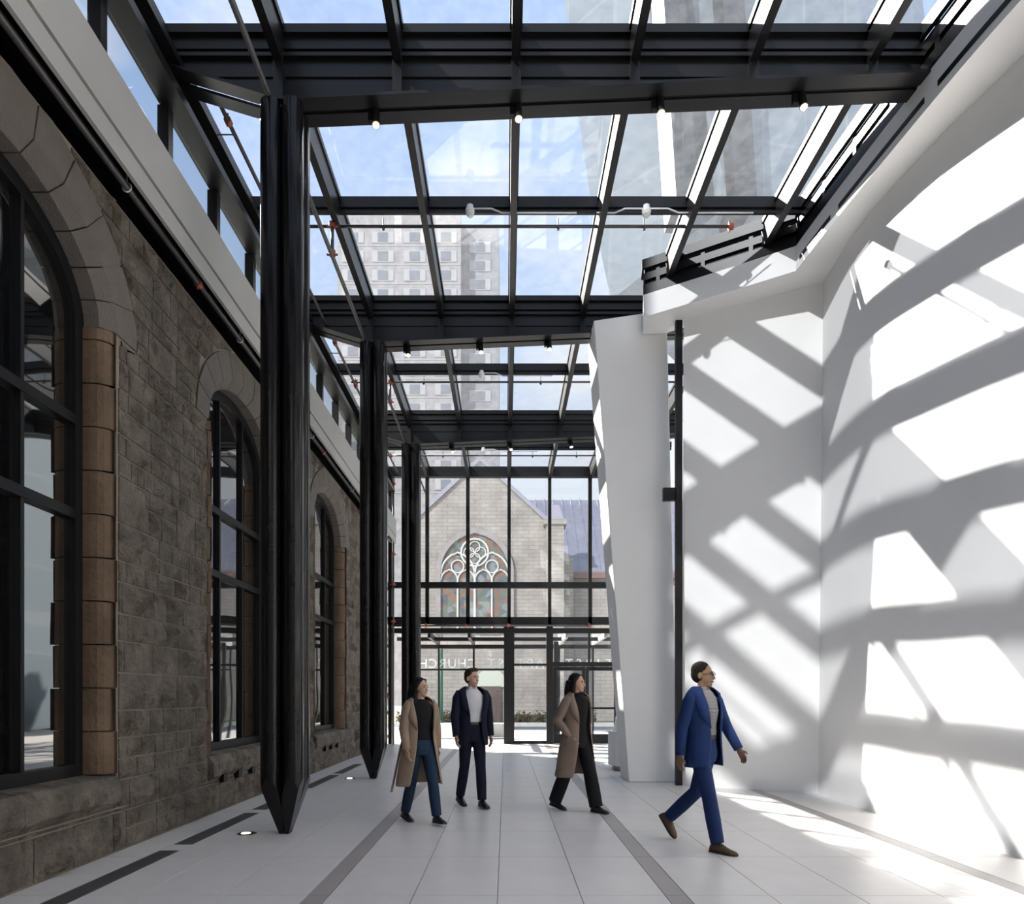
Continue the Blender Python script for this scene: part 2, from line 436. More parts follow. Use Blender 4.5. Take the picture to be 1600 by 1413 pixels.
# little vent openings in the plinth
for i, y in enumerate((8.95, 9.45, 9.95, 14.0, 14.5, 15.0)):
    q = MB().box(WX-0.02, WX+0.06, y-0.06, y+0.06, 0.36, 0.46)
    tag(q.build('wall_vent', BLACK), 'small black vent slot in the stone plinth under the %s arched window, %s of three' % ('second' if i < 3 else 'third', ('first', 'middle', 'last')[i % 3]), 'vent', 'vent slots in the stone plinth')

# ---- arched windows
def leaded(name):
    m, t, b = nodes(name); N = t.nodes.new; L = t.links.new
    tc = N('ShaderNodeTexCoord'); mp = N('ShaderNodeMapping'); mp.inputs['Rotation'].default_value = (0, R(90), 0)
    mp.inputs['Rotation'].default_value = (R(90), 0, R(90)); L(tc.outputs['Object'], mp.inputs[0])
    br = N('ShaderNodeTexBrick'); br.offset = 0.0
    br.inputs['Scale'].default_value = 1.0; br.inputs['Brick Width'].default_value = 0.2; br.inputs['Row Height'].default_value = 0.27
    br.inputs['Mortar Size'].default_value = 0.006; br.inputs['Mortar'].default_value = (0.006,0.006,0.006,1)
    br.inputs['Color1'].default_value = (0.035,0.022,0.008,1); br.inputs['Color2'].default_value = (0.014,0.024,0.014,1)
    L(mp.outputs[0], br.inputs['Vector']); L(br.outputs['Color'], b.inputs['Base Color'])
    b.inputs['Roughness'].default_value = 0.02; b.inputs['IOR'].default_value = 2.6
    n = N('ShaderNodeTexNoise'); n.inputs['Scale'].default_value = 0.9; n.inputs['Detail'].default_value = 1; L(tc.outputs['Object'], n.inputs['Vector'])
    bp = N('ShaderNodeBump'); bp.inputs['Strength'].default_value = 0.06; bp.inputs['Distance'].default_value = 0.1; L(n.outputs['Fac'], bp.inputs['Height']); L(bp.outputs[0], b.inputs['Normal'])
    return m
LEAD = leaded('dark_leaded_glass')
for wi, c in enumerate(WC):
    wn_ = thing('window_%d' % (wi+1), (GX, c, SILL), kind='structure')
    q = MB(); n = 24; x0, x1, fw = GX-0.03, GX+0.05, 0.13
    path = [(-HW, SILL)] + [(-HW*math.cos(math.pi*k/n), SPR+RISE*math.sin(math.pi*k/n)) for k in range(n+1)] + [(HW, SILL)]
    inn = [(-HW+fw, SILL+0.11)] + [(-(HW-fw)*math.cos(math.pi*k/n), SPR+(RISE-fw)*math.sin(math.pi*k/n)) for k in range(n+1)] + [(HW-fw, SILL+0.11)]
    vs = []; fs = []; m = len(path)
    for (a, b) in zip(path, inn):
        vs += [(x0,c+a[0],a[1]),(x1,c+a[0],a[1]),(x1,c+b[0],b[1]),(x0,c+b[0],b[1])]
    for j in range(m):
        k = (j+1) % m
        for i in range(4): fs.append((j*4+i, j*4+(i+1) % 4, k*4+(i+1) % 4, k*4+i))
    q.add(vs, fs).build('frame', BLACK, wn_)
    for d in (-0.41, 0.41):
        MB().box(GX-0.02, GX+0.045, c+d-0.022, c+d+0.022, SILL+0.1, SPR+(RISE-fw)*math.sqrt(1-(d/(HW-fw))**2)+0.01).build('mullion', BLACK, wn_)
    for z in (3.1, 3.95):
        MB().box(GX-0.02, GX+0.055, c-HW+fw, c+HW-fw, z-0.045, z+0.045).build('transom', BLACK, wn_)
    # panes between the bars
    dv = [-HW+fw*0.5, -0.41, 0.41, HW-fw*0.5]; zv = [SILL+0.05, 3.1, 3.95, None]
    for i in range(3):
        for j in range(3):
            a, b = dv[i], dv[i+1]
            if j < 2: MB().box(GX-0.008, GX, c+a, c+b, zv[j], zv[j+1]).build('pane', LEAD, wn_)
            else:
                aa = HW-fw*0.5; bb = RISE-fw*0.5
                pl = [(c+a, 3.95)] + [(c+b, 3.95)] + [(c+a+(b-a)*k/10, SPR+bb*math.sqrt(max(0, 1-((a+(b-a)*k/10)/aa)**2))) for k in range(10, -1, -1)]
                MB().prism(pl, 'x', GX-0.008, GX).build('pane', LEAD, wn_)

# ---- fascia over the wall, clerestory band above it
FX = -3.35
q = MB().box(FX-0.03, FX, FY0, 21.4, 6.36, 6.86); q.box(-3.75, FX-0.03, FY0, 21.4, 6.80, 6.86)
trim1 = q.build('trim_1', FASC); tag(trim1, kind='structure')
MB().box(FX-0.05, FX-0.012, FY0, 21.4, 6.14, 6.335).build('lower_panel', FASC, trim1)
MB().box(FX-0.055, FX-0.035, FY0, 21.4, 6.30, 6.40).build('shadow_gap', BLACK, trim1)
MB().box(-3.98, FX-0.05, FY0, 21.4, 6.62, 6.66).build('soffit', BLACK, trim1)  # black plate standing in for the shade under the fascia
MB().box(-4.0, -3.95, FY0, 21.4, 6.08, 6.85).build('void_shade_sheet', BLACK, trim1)  # black sheet standing in for the dark void over the wall
br_me = MB().box(-0.14, 0.14, -0.02, 0.02, 0.12, 0.42).mesh('bracket', BLACK)
y = -5.0
while y < 21: inst('bracket', br_me, ((WX+FX)/2-0.04, y, 6.2), trim1); y += 0.61
w4 = thing('window_4', (-3.66, 7, 6.86), kind='structure')
cl_me = MB().box(-0.06, 0.06, -0.05, 0.05, 0, 0.86).mesh('mullion', STEEL)
cys = [7.42 + 4.94*j/4.0 for j in range(-10, 12)]
for y in cys:
    if FY0 < y < 21.4: inst('mullion', cl_me, (-3.62, y, 6.85), w4)
cp = MB().box(-0.006, 0.006, -0.57, 0.57, 0, 0.85).mesh('pane', CGLASS)
for y in cys:
    if FY0 < y+0.62 < 21.2: inst('pane', cp, (-3.62, y+0.6175, 6.855), w4)
MB().box(-3.70, -3.56, FY0, 21.4, 6.855, 6.93).build('sill_rail', STEEL, w4)

# ---- white walls on the right: the return facing us and the long curved wall
def spline(P, n):
    out = []; P = [Vector(p) for p in P]
    for i in range(len(P)-1):
        p0, p1, p2, p3 = P[max(i-1,0)], P[i], P[i+1], P[min(i+2, len(P)-1)]
        for k in range(n):
            t = k/n
            out.append(0.5*((2*p1)+(-p0+p2)*t+(2*p0-5*p1+4*p2-p3)*t*t+(-p0+3*p1-3*p2+p3)*t**3))
    out.append(P[-1]); return out
SOF = 7.60
topR = [(4.72,10.37),(4.63,9.39),(4.64,8.62),(4.74,7.82),(4.85,7.2),(4.96,6.67),(5.2,5.5),(5.5,4),(6.0,2),(6.3,0),(6.4,-6)]
botR = [(4.66,10.39),(4.60,9.4),(4.59,8.6),(4.62,7.82),(4.61,7.2),(4.60,6.67),(4.65,5.5),(4.8,4),(5.1,2),(5.4,0),(5.5,-6)]
def ruled(top, bot, z1, name, thick, nrm, seg=6, nz_=10):
    T = spline([(*p, z1) for p in top], seg); B = spline([(*p, 0) for p in bot], seg)
    vs = []; fs = []; n = len(T)
    for s_ in (0, 1):
        for j in range(nz_+1):
            for i in range(n):
                p = B[i].lerp(T[i], j/nz_) + Vector((nrm[0], nrm[1], 0))*thick*s_
                vs.append(tuple(p))
    M = (nz_+1)*n
    for j in range(nz_):
        for i in range(n-1):
            a = j*n+i; fs.append((a, a+1, a+n+1, a+n)); fs.append((M+a, M+a+n, M+a+n+1, M+a+1))
    for i in range(n-1):
        fs.append((i, M+i, M+i+1, i+1)); a = nz_*n+i; fs.append((a, a+1, M+a+1, M+a))
    for j in range(nz_):
        a = j*n; fs.append((a, a+n, M+a+n, M+a)); a = j*n+n-1; fs.append((a, M+a, M+a+n, a+n))
    o = MB().add(vs, fs).build(name, WHITE, smooth=True)
    return tag(bevel_auto(o), kind='structure')
def bevel_auto(o):
    md = o.modifiers.new('edges', 'EDGE_SPLIT'); md.split_angle = R(35); return o
ruled(topR, botR, SOF+0.02, 'wall_right', 0.35, (1, 0))
ruled([(2.90,11.36),(3.91,10.80),(4.72,10.37)], [(2.90,11.50),(3.70,10.94),(4.66,10.39)], SOF+0.02, 'wall_far', 0.30, (0.55, 0.83), seg=4)
lipF = [(2.23,11.30),(3.53,10.50),(4.19,10.07)]
lipR = [(4.19,10.07),(4.24,9.2),(4.33,8.08),(4.44,6.94),(4.54,6.2),(4.75,5.0),(5.0,4.0),(5.4,2.2),(5.8,0),(5.9,-6)]
# bulkhead: soffit and upstand
LR = [tuple(p)[:2] for p in spline([(*p, 0) for p in lipR], 6)]
TRR = [tuple(p)[:2] for p in spline([(*p, 0) for p in topR], 6)]
BH = 7.96
q = MB()
vs = []; fs = []
inner = [(2.33,11.84),(2.23,11.30)] + [(3.53,10.50)] + LR
outer = [(2.71,11.80),(2.90,11.66)] + [(3.98,11.05)] + [(p[0]+0.35 if i else 5.05, p[1]) for i, p in enumerate(TRR)][:len(LR)]
n_ = len(inner)
outer = (outer + [outer[-1]]*n_)[:n_]
# resample the long side by index: both splines have their own length
kR = len(LR); outR = [(TRR[min(int(round(i*(len(TRR)-1)/(kR-1))), len(TRR)-1)][0]+0.35, TRR[min(int(round(i*(len(TRR)-1)/(kR-1))), len(TRR)-1)][1]) for i in range(kR)]
outer = [(2.71,11.80),(2.90,11.66),(3.98,11.05)] + outR
for p, o_ in zip(inner, outer):
    vs += [(p[0],p[1],SOF),(o_[0],o_[1],SOF),(o_[0],o_[1],BH),(p[0],p[1],BH)]
for j in range(n_-1):
    for i in range(4): fs.append((j*4+i, j*4+(i+1) % 4, (j+1)*4+(i+1) % 4, (j+1)*4+i))
fs += [(0,1,2,3), tuple((n_-1)*4+i for i in (3,2,1,0))]
trim2 = q.add(vs, fs).build('trim_2', WHITE, smooth=True); tag(bevel_auto(trim2), kind='structure')
# black slot diffusers in the bulkhead face
def ribbon(path, z0, z1, off, th, name, mt, parent, smooth=False):
    vs = []; fs = []; k = len(path)
    for i, p in enumerate(path):
        a = Vector(path[max(i-1,0)]); b = Vector(path[min(i+1,k-1)]); t = (b-a).normalized(); nn = Vector((t.y, -t.x))*1.0
        p = Vector(p); P0 = p + nn*off; P1 = p + nn*(off+th)
        vs += [(P0.x,P0.y,z0),(P1.x,P1.y,z0),(P1.x,P1.y,z1),(P0.x,P0.y,z1)]
    for j in range(k-1):
        for i in range(4): fs.append((j*4+i, j*4+(i+1) % 4, (j+1)*4+(i+1) % 4, (j+1)*4+i))
    fs += [(0,1,2,3), tuple((k-1)*4+i for i in (3,2,1,0))]
    return MB().add(vs, fs).build(name, mt, parent, smooth=smooth)
def along(path, a, b, n=10):
    pts = [Vector(p) for p in path]; L = [0]
    for i in range(1, len(pts)): L.append(L[-1]+(pts[i]-pts[i-1]).length)
    out = []
    for k in range(n+1):
        s_ = a+(b-a)*k/n
        for i in range(1, len(pts)):
            if s_ <= L[i] or i == len(pts)-1:
                f = (s_-L[i-1])/max(1e-6, L[i]-L[i-1]); out.append(tuple(pts[i-1].lerp(pts[i], min(f, 1)))); break
    return out
for (a, b) in ((0.12,0.95),(1.15,2.75),(2.95,3.95),(4.2,6.2)):
    ribbon(along(LR, a, b), SOF+0.09, SOF+0.15, -0.004, 0.01, 'slot_diffuser', BLACK, trim2)

# ---- dark steel edge of the roof standing on the bulkhead
edge_path = [(2.28,11.6),(2.23,11.32),(3.53,10.53),(4.21,10.12)] + LR[1:]

# added unseen block on the left; keeps the mirrored sun off the leaning pillar
blocker = MB().box(-9.5, -5.2, 2.9, 8.2, -0.05, 22).build('sun_blocker', STONE); tag(blocker, kind='structure')
# ================================================================== GLASS ROOF
ceil_ = thing('ceiling', (0, 8, 7.7), kind='structure')
GZ = 8.55
GY = [-2.46, 2.48, 7.42, 12.38, 17.3]
RX = [-3.64, -2.39, -1.14, 0.11, 1.36, 2.61, 3.86]
def girder(y, xr):
    zb = lambda x: 8.06-(x+3.6)*(8.06-7.68)/1.26 if x < -2.34 else 7.68+0.042*(x+2.34)
    pr = [(-3.6, zb(-3.6)), (-2.34, zb(-2.34)), (xr, zb(xr))]
    g = MB().prism([(-3.6, 8.46)] + pr + [(xr, 8.46)], 'y', y-0.012, y+0.012).build('girder', STEEL, ceil_)
    # bottom flange in two halves with the lamp track between them
    for (a, b) in ((-0.19, -0.025), (0.025, 0.19)):
        q = MB()
        for (p0, p1) in zip(pr[:-1], pr[1:]):
            q.hexa([(p0[0],y+a,p0[1]-0.03),(p1[0],y+a,p1[1]-0.03),(p1[0],y+b,p1[1]-0.03),(p0[0],y+b,p0[1]-0.03)],
                   [(p0[0],y+a,p0[1]),(p1[0],y+a,p1[1]),(p1[0],y+b,p1[1]),(p0[0],y+b,p0[1])])
        q.build('bottom_flange', STEEL, g)
    q = MB(); p0, p1 = pr[1], pr[2]
    q.hexa([(p0[0],y-.025,p0[1]-0.012),(p1[0],y-.025,p1[1]-0.012),(p1[0],y+.025,p1[1]-0.012),(p0[0],y+.025,p0[1]-0.012)],
           [(p0[0],y-.025,p0[1]),(p1[0],y-.025,p1[1]),(p1[0],y+.025,p1[1]),(p0[0],y+.025,p0[1])])
    q.build('light_track', BLACK, g)
    # stepped head rail carrying the glass
    MB().box(-3.6, xr, y-0.10, y+0.10, 8.43, 8.52).build('head_rail', STEEL, g)
    MB().box(-3.6, xr, y-0.05, y+0.05, 8.30, 8.43).build('head_rail', STEEL, g)
    MB().box(-3.6, xr, y-0.08, y+0.08, 8.20, 8.24).build('head_rail', STEEL, g)
    MB().box(-3.6, xr, y-0.03, y+0.03, 8.02, 8.20).build('head_rail', STEEL, g)
    for x in RX:
        if x < xr: MB().box(x-0.05, x+0.05, y-0.10, y+0.10, zb(x), 8.14).build('stiffener', STEEL, g)
    return g
GXR = [5.6, 5.35, 4.43, 4.30, 4.30]
for y, xr in zip(GY, GXR): girder(y, xr)
bays = [(-6.0, -2.46), (-2.46, 2.48), (2.48, 7.42), (7.42, 12.38), (12.38, 17.3), (17.3, 21.45)]
def lip_y(x):
    """depth at which the front bulkhead edge lies for a given x"""
    P = [(2.23,11.30),(3.53,10.50),(4.19,10.07)]
    for (a, b) in zip(P[:-1], P[1:]):
        if a[0] <= x <= b[0]: return a[1]+(b[1]-a[1])*(x-a[0])/(b[0]-a[0])
    return None
rf_me = {}
for (y0, y1) in bays:
    L_ = y1-y0-0.08
    for x in RX:
        key = round(L_, 3)
        if key not in rf_me:
            q = MB().box(-0.045, 0.045, 0, L_, 8.13, 8.46); q.box(-0.065, 0.065, 0, L_, 8.46, 8.53)
            rf_me[key] = q.mesh('rafter', STEEL, off=(0,0,8.13))
        inst('rafter', rf_me[key], (x, y0+0.04, 8.13), ceil_)
    # purlin half way, in short lengths between the rafters
    ym = (y0+y1)/2
    MB().box(-3.6, 4.6 if ym > 6 else 5.6, ym-0.05, ym+0.05, 8.37, 8.52).build('purlin', STEEL, ceil_)
    MB().box(-3.6, 4.6 if ym > 6 else 5.6, ym-0.02, ym+0.02, 8.30, 8.37).build('purlin', STEEL, ceil_)
pn_me = {}
def pane(x0, x1, y0, y1):
    w, d = x1-x0-0.10, y1-y0-0.06; key = (round(w,3), round(d,3))
    if key not in pn_me: pn_me[key] = MB().box(-w/2, w/2, -d/2, d/2, -0.006, 0.006).mesh('roof_pane', RGLASS)
    inst('roof_pane', pn_me[key], ((x0+x1)/2, (y0+y1)/2, GZ-0.02), ceil_)
for (y0, y1) in bays:
    ym = (y0+y1)/2
    for (a, b) in ((y0, ym), (ym, y1)):
        for x0, x1 in zip(RX, RX[1:] + [4.62 if a > 6 else 5.6]): pane(x0, x1, a, b)
# eave beam over the clerestory, and the inner rail with bolted cleats
MB().box(-3.66, -3.40, FY0, 21.45, 7.72, 7.82).build('eave_beam', STEEL, ceil_)
MB().box(-3.70, -3.62, FY0, 21.45, 7.80, 8.52).build('eave_beam', STEEL, ceil_)
MB().box(-3.72, -3.40, FY0, 21.45, 8.06, 8.14).build('eave_beam', STEEL, ceil_)
# edge curbs along the bulkhead
eb = ribbon(edge_path, BH, BH+0.17, -0.035, 0.03, 'edge_beam', STEEL, ceil_)
ribbon(edge_path, BH+0.25, BH+0.36, -0.04, 0.03, 'edge_beam', STEEL, ceil_)
ribbon(edge_path, BH+0.42, BH+0.57, -0.02, 0.05, 'edge_beam', STEEL, ceil_)
ribbon(edge_path, BH, BH+0.46, -0.075, 0.02, 'edge_backing', BLACK, ceil_)
for s_ in [0.5+0.72*i for i in range(14)]:
    p = along(edge_path, s_, s_+0.06, 1)
    ribbon(p, BH+0.10, BH+0.42, -0.03, 0.02, 'cleat', STEEL, ceil_)
MB().box(-3.7, 4.7, 21.38, 21.55, 8.20, 8.33).build('end_beam', STEEL, ceil_)
MB().box(-3.7, 4.7, 21.40, 21.60, 8.33, 8.52).build('end_beam', BLACK, ceil_)
# exterior upstand behind the curb, its shade put into the dark colour
ext = MB()
XR2 = [(p[0]+0.55, p[1]) for p in LR]
wall_o = ribbon([(2.9,11.95),(4.1,11.3)] + [(p[0]+0.75, p[1]+0.2) for p in LR], BH-0.3, 8.35, 0, 0.1, 'wall_parapet', mat('shade_toned_parapet', (0.10,0.105,0.115), 0.6), None); tag(wall_o, kind='structure')

# ================================================================== COLUMNS
def column(y, label):
    x = -2.34; r = 0.112
    t = thing('steel_column', (x, y, 0), label, 'column', 'dark steel columns along the stone wall')
    for (sx, sy) in ((-1,-1),(1,-1),(-1,1),(1,1)):
        bm = bmesh.new(); n = 20
        lo = [bm.verts.new((sx*r+r*math.cos(2*math.pi*k/n), sy*r+r*math.sin(2*math.pi*k/n), 0)) for k in range(n)]
        hi = [bm.verts.new((v.co.x, v.co.y, 7.66)) for v in lo]
        bm.faces.new(lo[::-1]); bm.faces.new(hi)
        for k in range(n): bm.faces.new((lo[k], lo[(k+1) % n], hi[(k+1) % n], hi[k]))
        # slanting cuts that sharpen the foot
        for nx, ny in ((sx, 0), (0, sy)):
            nrm = Vector((nx, ny, -0.29)); co = Vector((nx*0.052, ny*0.052, 0))
            res = bmesh.ops.bisect_plane(bm, geom=bm.verts[:]+bm.edges[:]+bm.faces[:], plane_co=co, plane_no=nrm, clear_outer=True)
            eds = [g for g in res['geom_cut'] if isinstance(g, bmesh.types.BMEdge)]
            if eds:
                try: bmesh.ops.edgeloop_fill(bm, edges=eds)
                except Exception: pass
        bmesh.ops.recalc_face_normals(bm, faces=bm.faces)
        me = bpy.data.meshes.new('tube'); bm.to_mesh(me); bm.free(); me.materials.append(STEELG)
        for p in me.polygons: p.use_smooth = len(p.vertices) == 4
        o = bpy.data.objects.new('tube', me); COL.objects.link(o); o.parent = t
        md = o.modifiers.new('edges', 'EDGE_SPLIT'); md.split_angle = R(30)
    MB().box(x-0.05, x+0.05, y-0.05, y+0.05, 0, 0.03).build('foot_plate', STEEL, t)
    MB().box(x-0.15, x+0.15, y-0.15, y+0.15, 7.60, 7.655).build('cap_plate', STEEL, t)
    MB().tube([(x, y, 0.0), (x, y, 0.5), (x, y, 7.6)], [0.03, 0.06, 0.06], 8).build('core', BLACK, t)
column(7.42, 'dark steel column of paired tubes ending in a sharpened foot, standing before the arched window with sky reflected')
column(12.38, 'dark steel column of paired tubes with sharpened foot, just past the third arched window')
column(17.3, 'dark steel column of paired tubes behind the woman in the open beige coat')

# leaning white pillar and black steel post
q = MB()
q.hexa([(2.10,11.88,0),(2.93,11.84,0),(2.93,12.75,0),(2.10,12.75,0)], [(1.50,11.88,7.86),(2.735,11.84,8.02),(2.735,12.75,8.02),(1.50,12.75,7.86)])
o = bevel(q.build('leaning_pillar', WHITE), 0.015); tag(o, 'broad white leaning pillar that widens towards the roof', 'pillar')
t = thing('steel_post', (2.86, 11.45, 0), 'slender black steel post between the leaning pillar and the white wall', 'post')
MB().box(2.782, 2.885, 11.38, 11.48, 0, SOF).build('post', BLACK, t)
MB().box(2.58, 2.782, 11.40, 11.48, 4.66, 4.87).build('bracket', BLACK, t)
MB().box(2.63, 2.66, 11.39, 11.40, 4.80, 4.83).build('bolt', STEEL, t)
MB().box(2.73, 2.76, 11.39, 11.40, 4.80, 4.83).build('bolt', STEEL, t)

# ================================================================== END GLAZING AND DOORS
BY = 21.5
wb = thing('wall_back', (0, BY, 0), kind='structure')
MX = [-3.55, -2.41, -1.16, 0.108, 1.355, 2.595, 3.85]
for x in MX:
    zb = 0 if x in (-3.55, 0.108, 1.355, 3.85) else 3.65
    w = 0.16 if x == 0.108 else 0.10 if x == 1.355 else 0.055
    if zb == 0:
        if x in (0.108, 1.355):
            MB().box(x-w, x+w, BY-0.12, BY+0.06, 0, 3.65).build('post', STEEL, wb)
            MB().box(x-0.05, x+0.05, BY-0.1, BY+0.04, 3.65, 8.22).build('mullion', STEEL, wb)
        else: MB().box(x-w, x+w, BY-0.1, BY+0.04, 0, 8.22).build('mullion', STEEL, wb)
    else: MB().box(x-w, x+w, BY-0.1, BY+0.04, zb, 8.22).build('mullion', STEEL, wb)
MB().box(-3.62, 3.9, BY-0.09, BY+0.05, 4.79, 4.97).build('transom', STEEL, wb)
MB().box(-3.62, 3.9, BY-0.10, BY+0.06, 3.66, 3.90).build('transom', STEEL, wb)
MB().box(-3.62, 3.9, BY-0.06, BY+0.04, 3.40, 3.56).build('transom', STEEL, wb)
MB().box(0.25, 1.27, BY-0.05, BY+0.05, 2.40, 2.47).build('transom', STEEL, wb)
MB().box(0.25, 1.27, BY-0.05, BY+0.05, 0.0, 0.09).build('bottom_rail', STEEL, wb)
MB().box(1.45, 3.9, BY-0.06, BY+0.05, 2.38, 2.52).build('door_head', STEEL, wb)
for i in range(len(MX)-1):
    x0, x1 = MX[i]+0.05, MX[i+1]-0.05
    MB().box(x0, x1, BY-0.006, BY+0.006, 4.97, 8.2).build('pane', CGLASS, wb)
    MB().box(x0, x1, BY-0.006, BY+0.006, 3.90, 4.79).build('pane', CGLASS, wb)
MB().box(0.26, 1.26, BY-0.006, BY+0.006, 0.09, 2.40).build('pane', CGLASS, wb)
MB().box(0.26, 1.26, BY-0.006, BY+0.006, 2.47, 3.40).build('pane', CGLASS, wb)
for (a, b) in ((1.46,2.54),(2.60,3.80)): MB().box(a, b, BY-0.006, BY+0.006, 2.52, 3.40).build('pane', CGLASS, wb)
MB().box(2.54, 2.60, BY-0.05, BY+0.05, 2.52, 3.40).build('mullion', STEEL, wb)
for di, (a, b, hs) in enumerate(((1.465, 2.45, 1), (2.46, 3.44, -1))):
    d = thing('door_%d' % (di+1), ((a+b)/2, BY, 0), kind='structure')
    q = MB(); q.box(a, a+0.10, BY-0.03, BY+0.03, 0.01, 2.37); q.box(b-0.10, b, BY-0.03, BY+0.03, 0.01, 2.37)
    q.box(a+0.10, b-0.10, BY-0.03, BY+0.03, 2.25, 2.37); q.box(a+0.10, b-0.10, BY-0.03, BY+0.03, 0.01, 0.30)
    q.build('door_frame', STEEL, d)
    MB().box(a+0.10, b-0.10, BY-0.005, BY+0.005, 0.30, 2.25).build('pane', CGLASS, d)
    MB().box(a+0.02, b-0.02, BY-0.10, BY-0.06, 1.07, 1.13).build('push_bar', BLACK, d)
    MB().box(a+0.15, a+0.5, BY-0.09, BY-0.03, 2.28, 2.34).build('door_closer', BLACK, d)
MB().box(3.44, 3.85, BY-0.02, BY+0.02, 0, 2.4).build('pane', CGLASS, wb)

# white wall closing the space behind the camera
wn2 = MB().box(-4.2, 6.8, FY0-0.2, FY0, -0.05, 8.5).build('wall_near', WHITE); tag(wn2, kind='structure')
# ================================================================== FITTINGS
LAMP = emit('lamp_glow', (1.0, 0.86, 0.62), 9.0)
def spotlight(x, y, label):
    z = 7.65 + 0.042*(x+2.34) - 0.002
    t = thing('spotlight', (x, y, z), label, 'spotlight', 'black spotlights under the roof girders')
    MB().box(x-0.055, x-0.005, y-0.03, y+0.03, z-0.10, z).build('driver_box', BLACK, t)
    # small cylinder tipped towards the far end
    a = Vector((x+0.03, y-0.02, z-0.01)); d = Vector((0.05, -0.25, -1)).normalized()
    MB().tube([a, a+d*0.17], 0.042, 16).build('lamp_body', BLACK, t, smooth=False)
    MB().tube([a+d*0.168, a+d*0.178], 0.044, 16).build('trim_ring', mat('brass_ring', (0.30,0.22,0.12), 0.3, 0.8), t)
    MB().tube([a+d*0.175, a+d*0.182], 0.034, 16).build('lens', LAMP, t)
for gi, (y, xs) in enumerate(((7.45, (-1.41, 0.10, 1.61, 3.12)), (12.40, (-1.76, -0.47, 0.74)), (17.32, (-1.35, 0.095, 1.59)))):
    for i, x in enumerate(xs):
        spotlight(x, y, 'lit black spotlight under %s, %s from its column' % (['the large first girder', 'the girder at the leaning pillar', 'the girder nearest the end glazing'][gi], ['first', 'second', 'third', 'fourth'][i]))

def coupling(p, axis, parent, r=0.048):
    d = {'x': Vector((1,0,0)), 'y': Vector((0,1,0)), 'z': Vector((0,0,1))}[axis]; p = Vector(p)
    q = MB().tube([p-d*0.035, p+d*0.035], r, 10); u = Vector((0,0,1)) if axis != 'z' else Vector((1,0,0))
    q.tube([p+u*(r-0.01)-d*0.02, p+u*(r+0.03)-d*0.02], 0.014, 6); q.tube([p-u*(r-0.01)-d*0.02, p-u*(r+0.03)-d*0.02], 0.014, 6)
    return q.build('coupling', RED, parent)
# long sprinkler main over the column heads
t = thing('sprinkler_pipe', (-2.45, 9, 7.70), 'grey sprinkler pipe running over the column heads with red couplings', 'pipe')
MB().tube([(-2.45, 1, 7.68), (-2.45, 21.2, 7.68)], 0.03, 10).build('pipe', PIPE, t, smooth=True)
for y in (4.95, 9.86, 14.8):
    MB().tube([(-2.45, y, 7.68), (-2.45, y, 8.17)], 0.025, 8).build('riser', PIPE, t, smooth=True)
    coupling((-2.45, y, 7.72), 'z', t); coupling((-2.45, y, 8.12), 'z', t)
# cross pipes under the purlins
for y, lab in ((9.86, 'sprinkler branch pipe with red end cap, crossing below the purlin that carries two detectors'), (14.8, 'sprinkler branch pipe crossing below the purlin beyond the second girder'), (19.35, 'sprinkler branch pipe crossing below the purlin nearest the glazed end wall')):
    t = thing('branch_pipe', (0, y, 8.2), lab, 'pipe', 'sprinkler branch pipes under the roof')
    x1 = 3.22 if y < 12 else 3.7
    MB().tube([(-3.3, y+0.12, 8.18), (x1, y+0.12, 8.18)], 0.022, 8).build('pipe', PIPE, t, smooth=True)
    coupling((x1, y+0.12, 8.18), 'x', t); coupling((-3.2, y+0.12, 8.18), 'x', t)
    for x in (-1.75, 0.75, 1.98):
        MB().tube([(x, y+0.12, 8.18), (x, y+0.12, 8.30)], 0.008, 6).build('hanger', PIPE, t)
        MB().lathe([(0.02,-0.03),(0.025,0.0),(0.012,0.02)], (x, y+0.12, 8.16), 8).build('sprinkler_head', PIPE, t)
# pipe beside the eave
t = thing('eave_pipe', (-3.1, 10, 8.0), 'grey sprinkler pipe beside the eave over the clerestory windows', 'pipe')
MB().tube([(-3.18, 7.7, 8.05), (-3.18, 20.5, 8.05)], 0.025, 8).build('pipe', PIPE, t, smooth=True)
for y in (8.0, 9.3, 13.0, 14.8, 17.8): coupling((-3.18, y, 8.05), 'y', t, 0.042)
for y in (8.25, 10.5, 13.5, 16.0): MB().tube([(-3.18, y, 8.05), (-3.18, y, 8.1), (-3.42, y, 8.1)], 0.008, 6).build('hanger', PIPE, t)
# pipe along the head of the stone wall
t = thing('wall_pipe', (-3.5, 10, 6.15), 'grey pipe slung under the white fascia along the top of the stone wall', 'pipe')
MB().tube([(-3.5, 0, 6.16), (-3.5, 21.2, 6.16)], 0.032, 10).build('pipe', PIPE, t, smooth=True)
for y in (7.95, 13.4, 17.8, 20.6): coupling((-3.5, y, 6.16), 'y', t, 0.044)
for y in (6.45, 9.2, 12.6, 15.9):
    MB().tube([(-3.5+0.04*math.cos(a*math.pi/6), y, 6.16+0.04*math.sin(a*math.pi/6)) for a in range(13)], 0.007, 6).build('clip', PWHITE, t)
    MB().tube([(-3.5, y, 6.20), (-3.5, y, 6.5)], 0.006, 6).build('hanger', PWHITE, t)
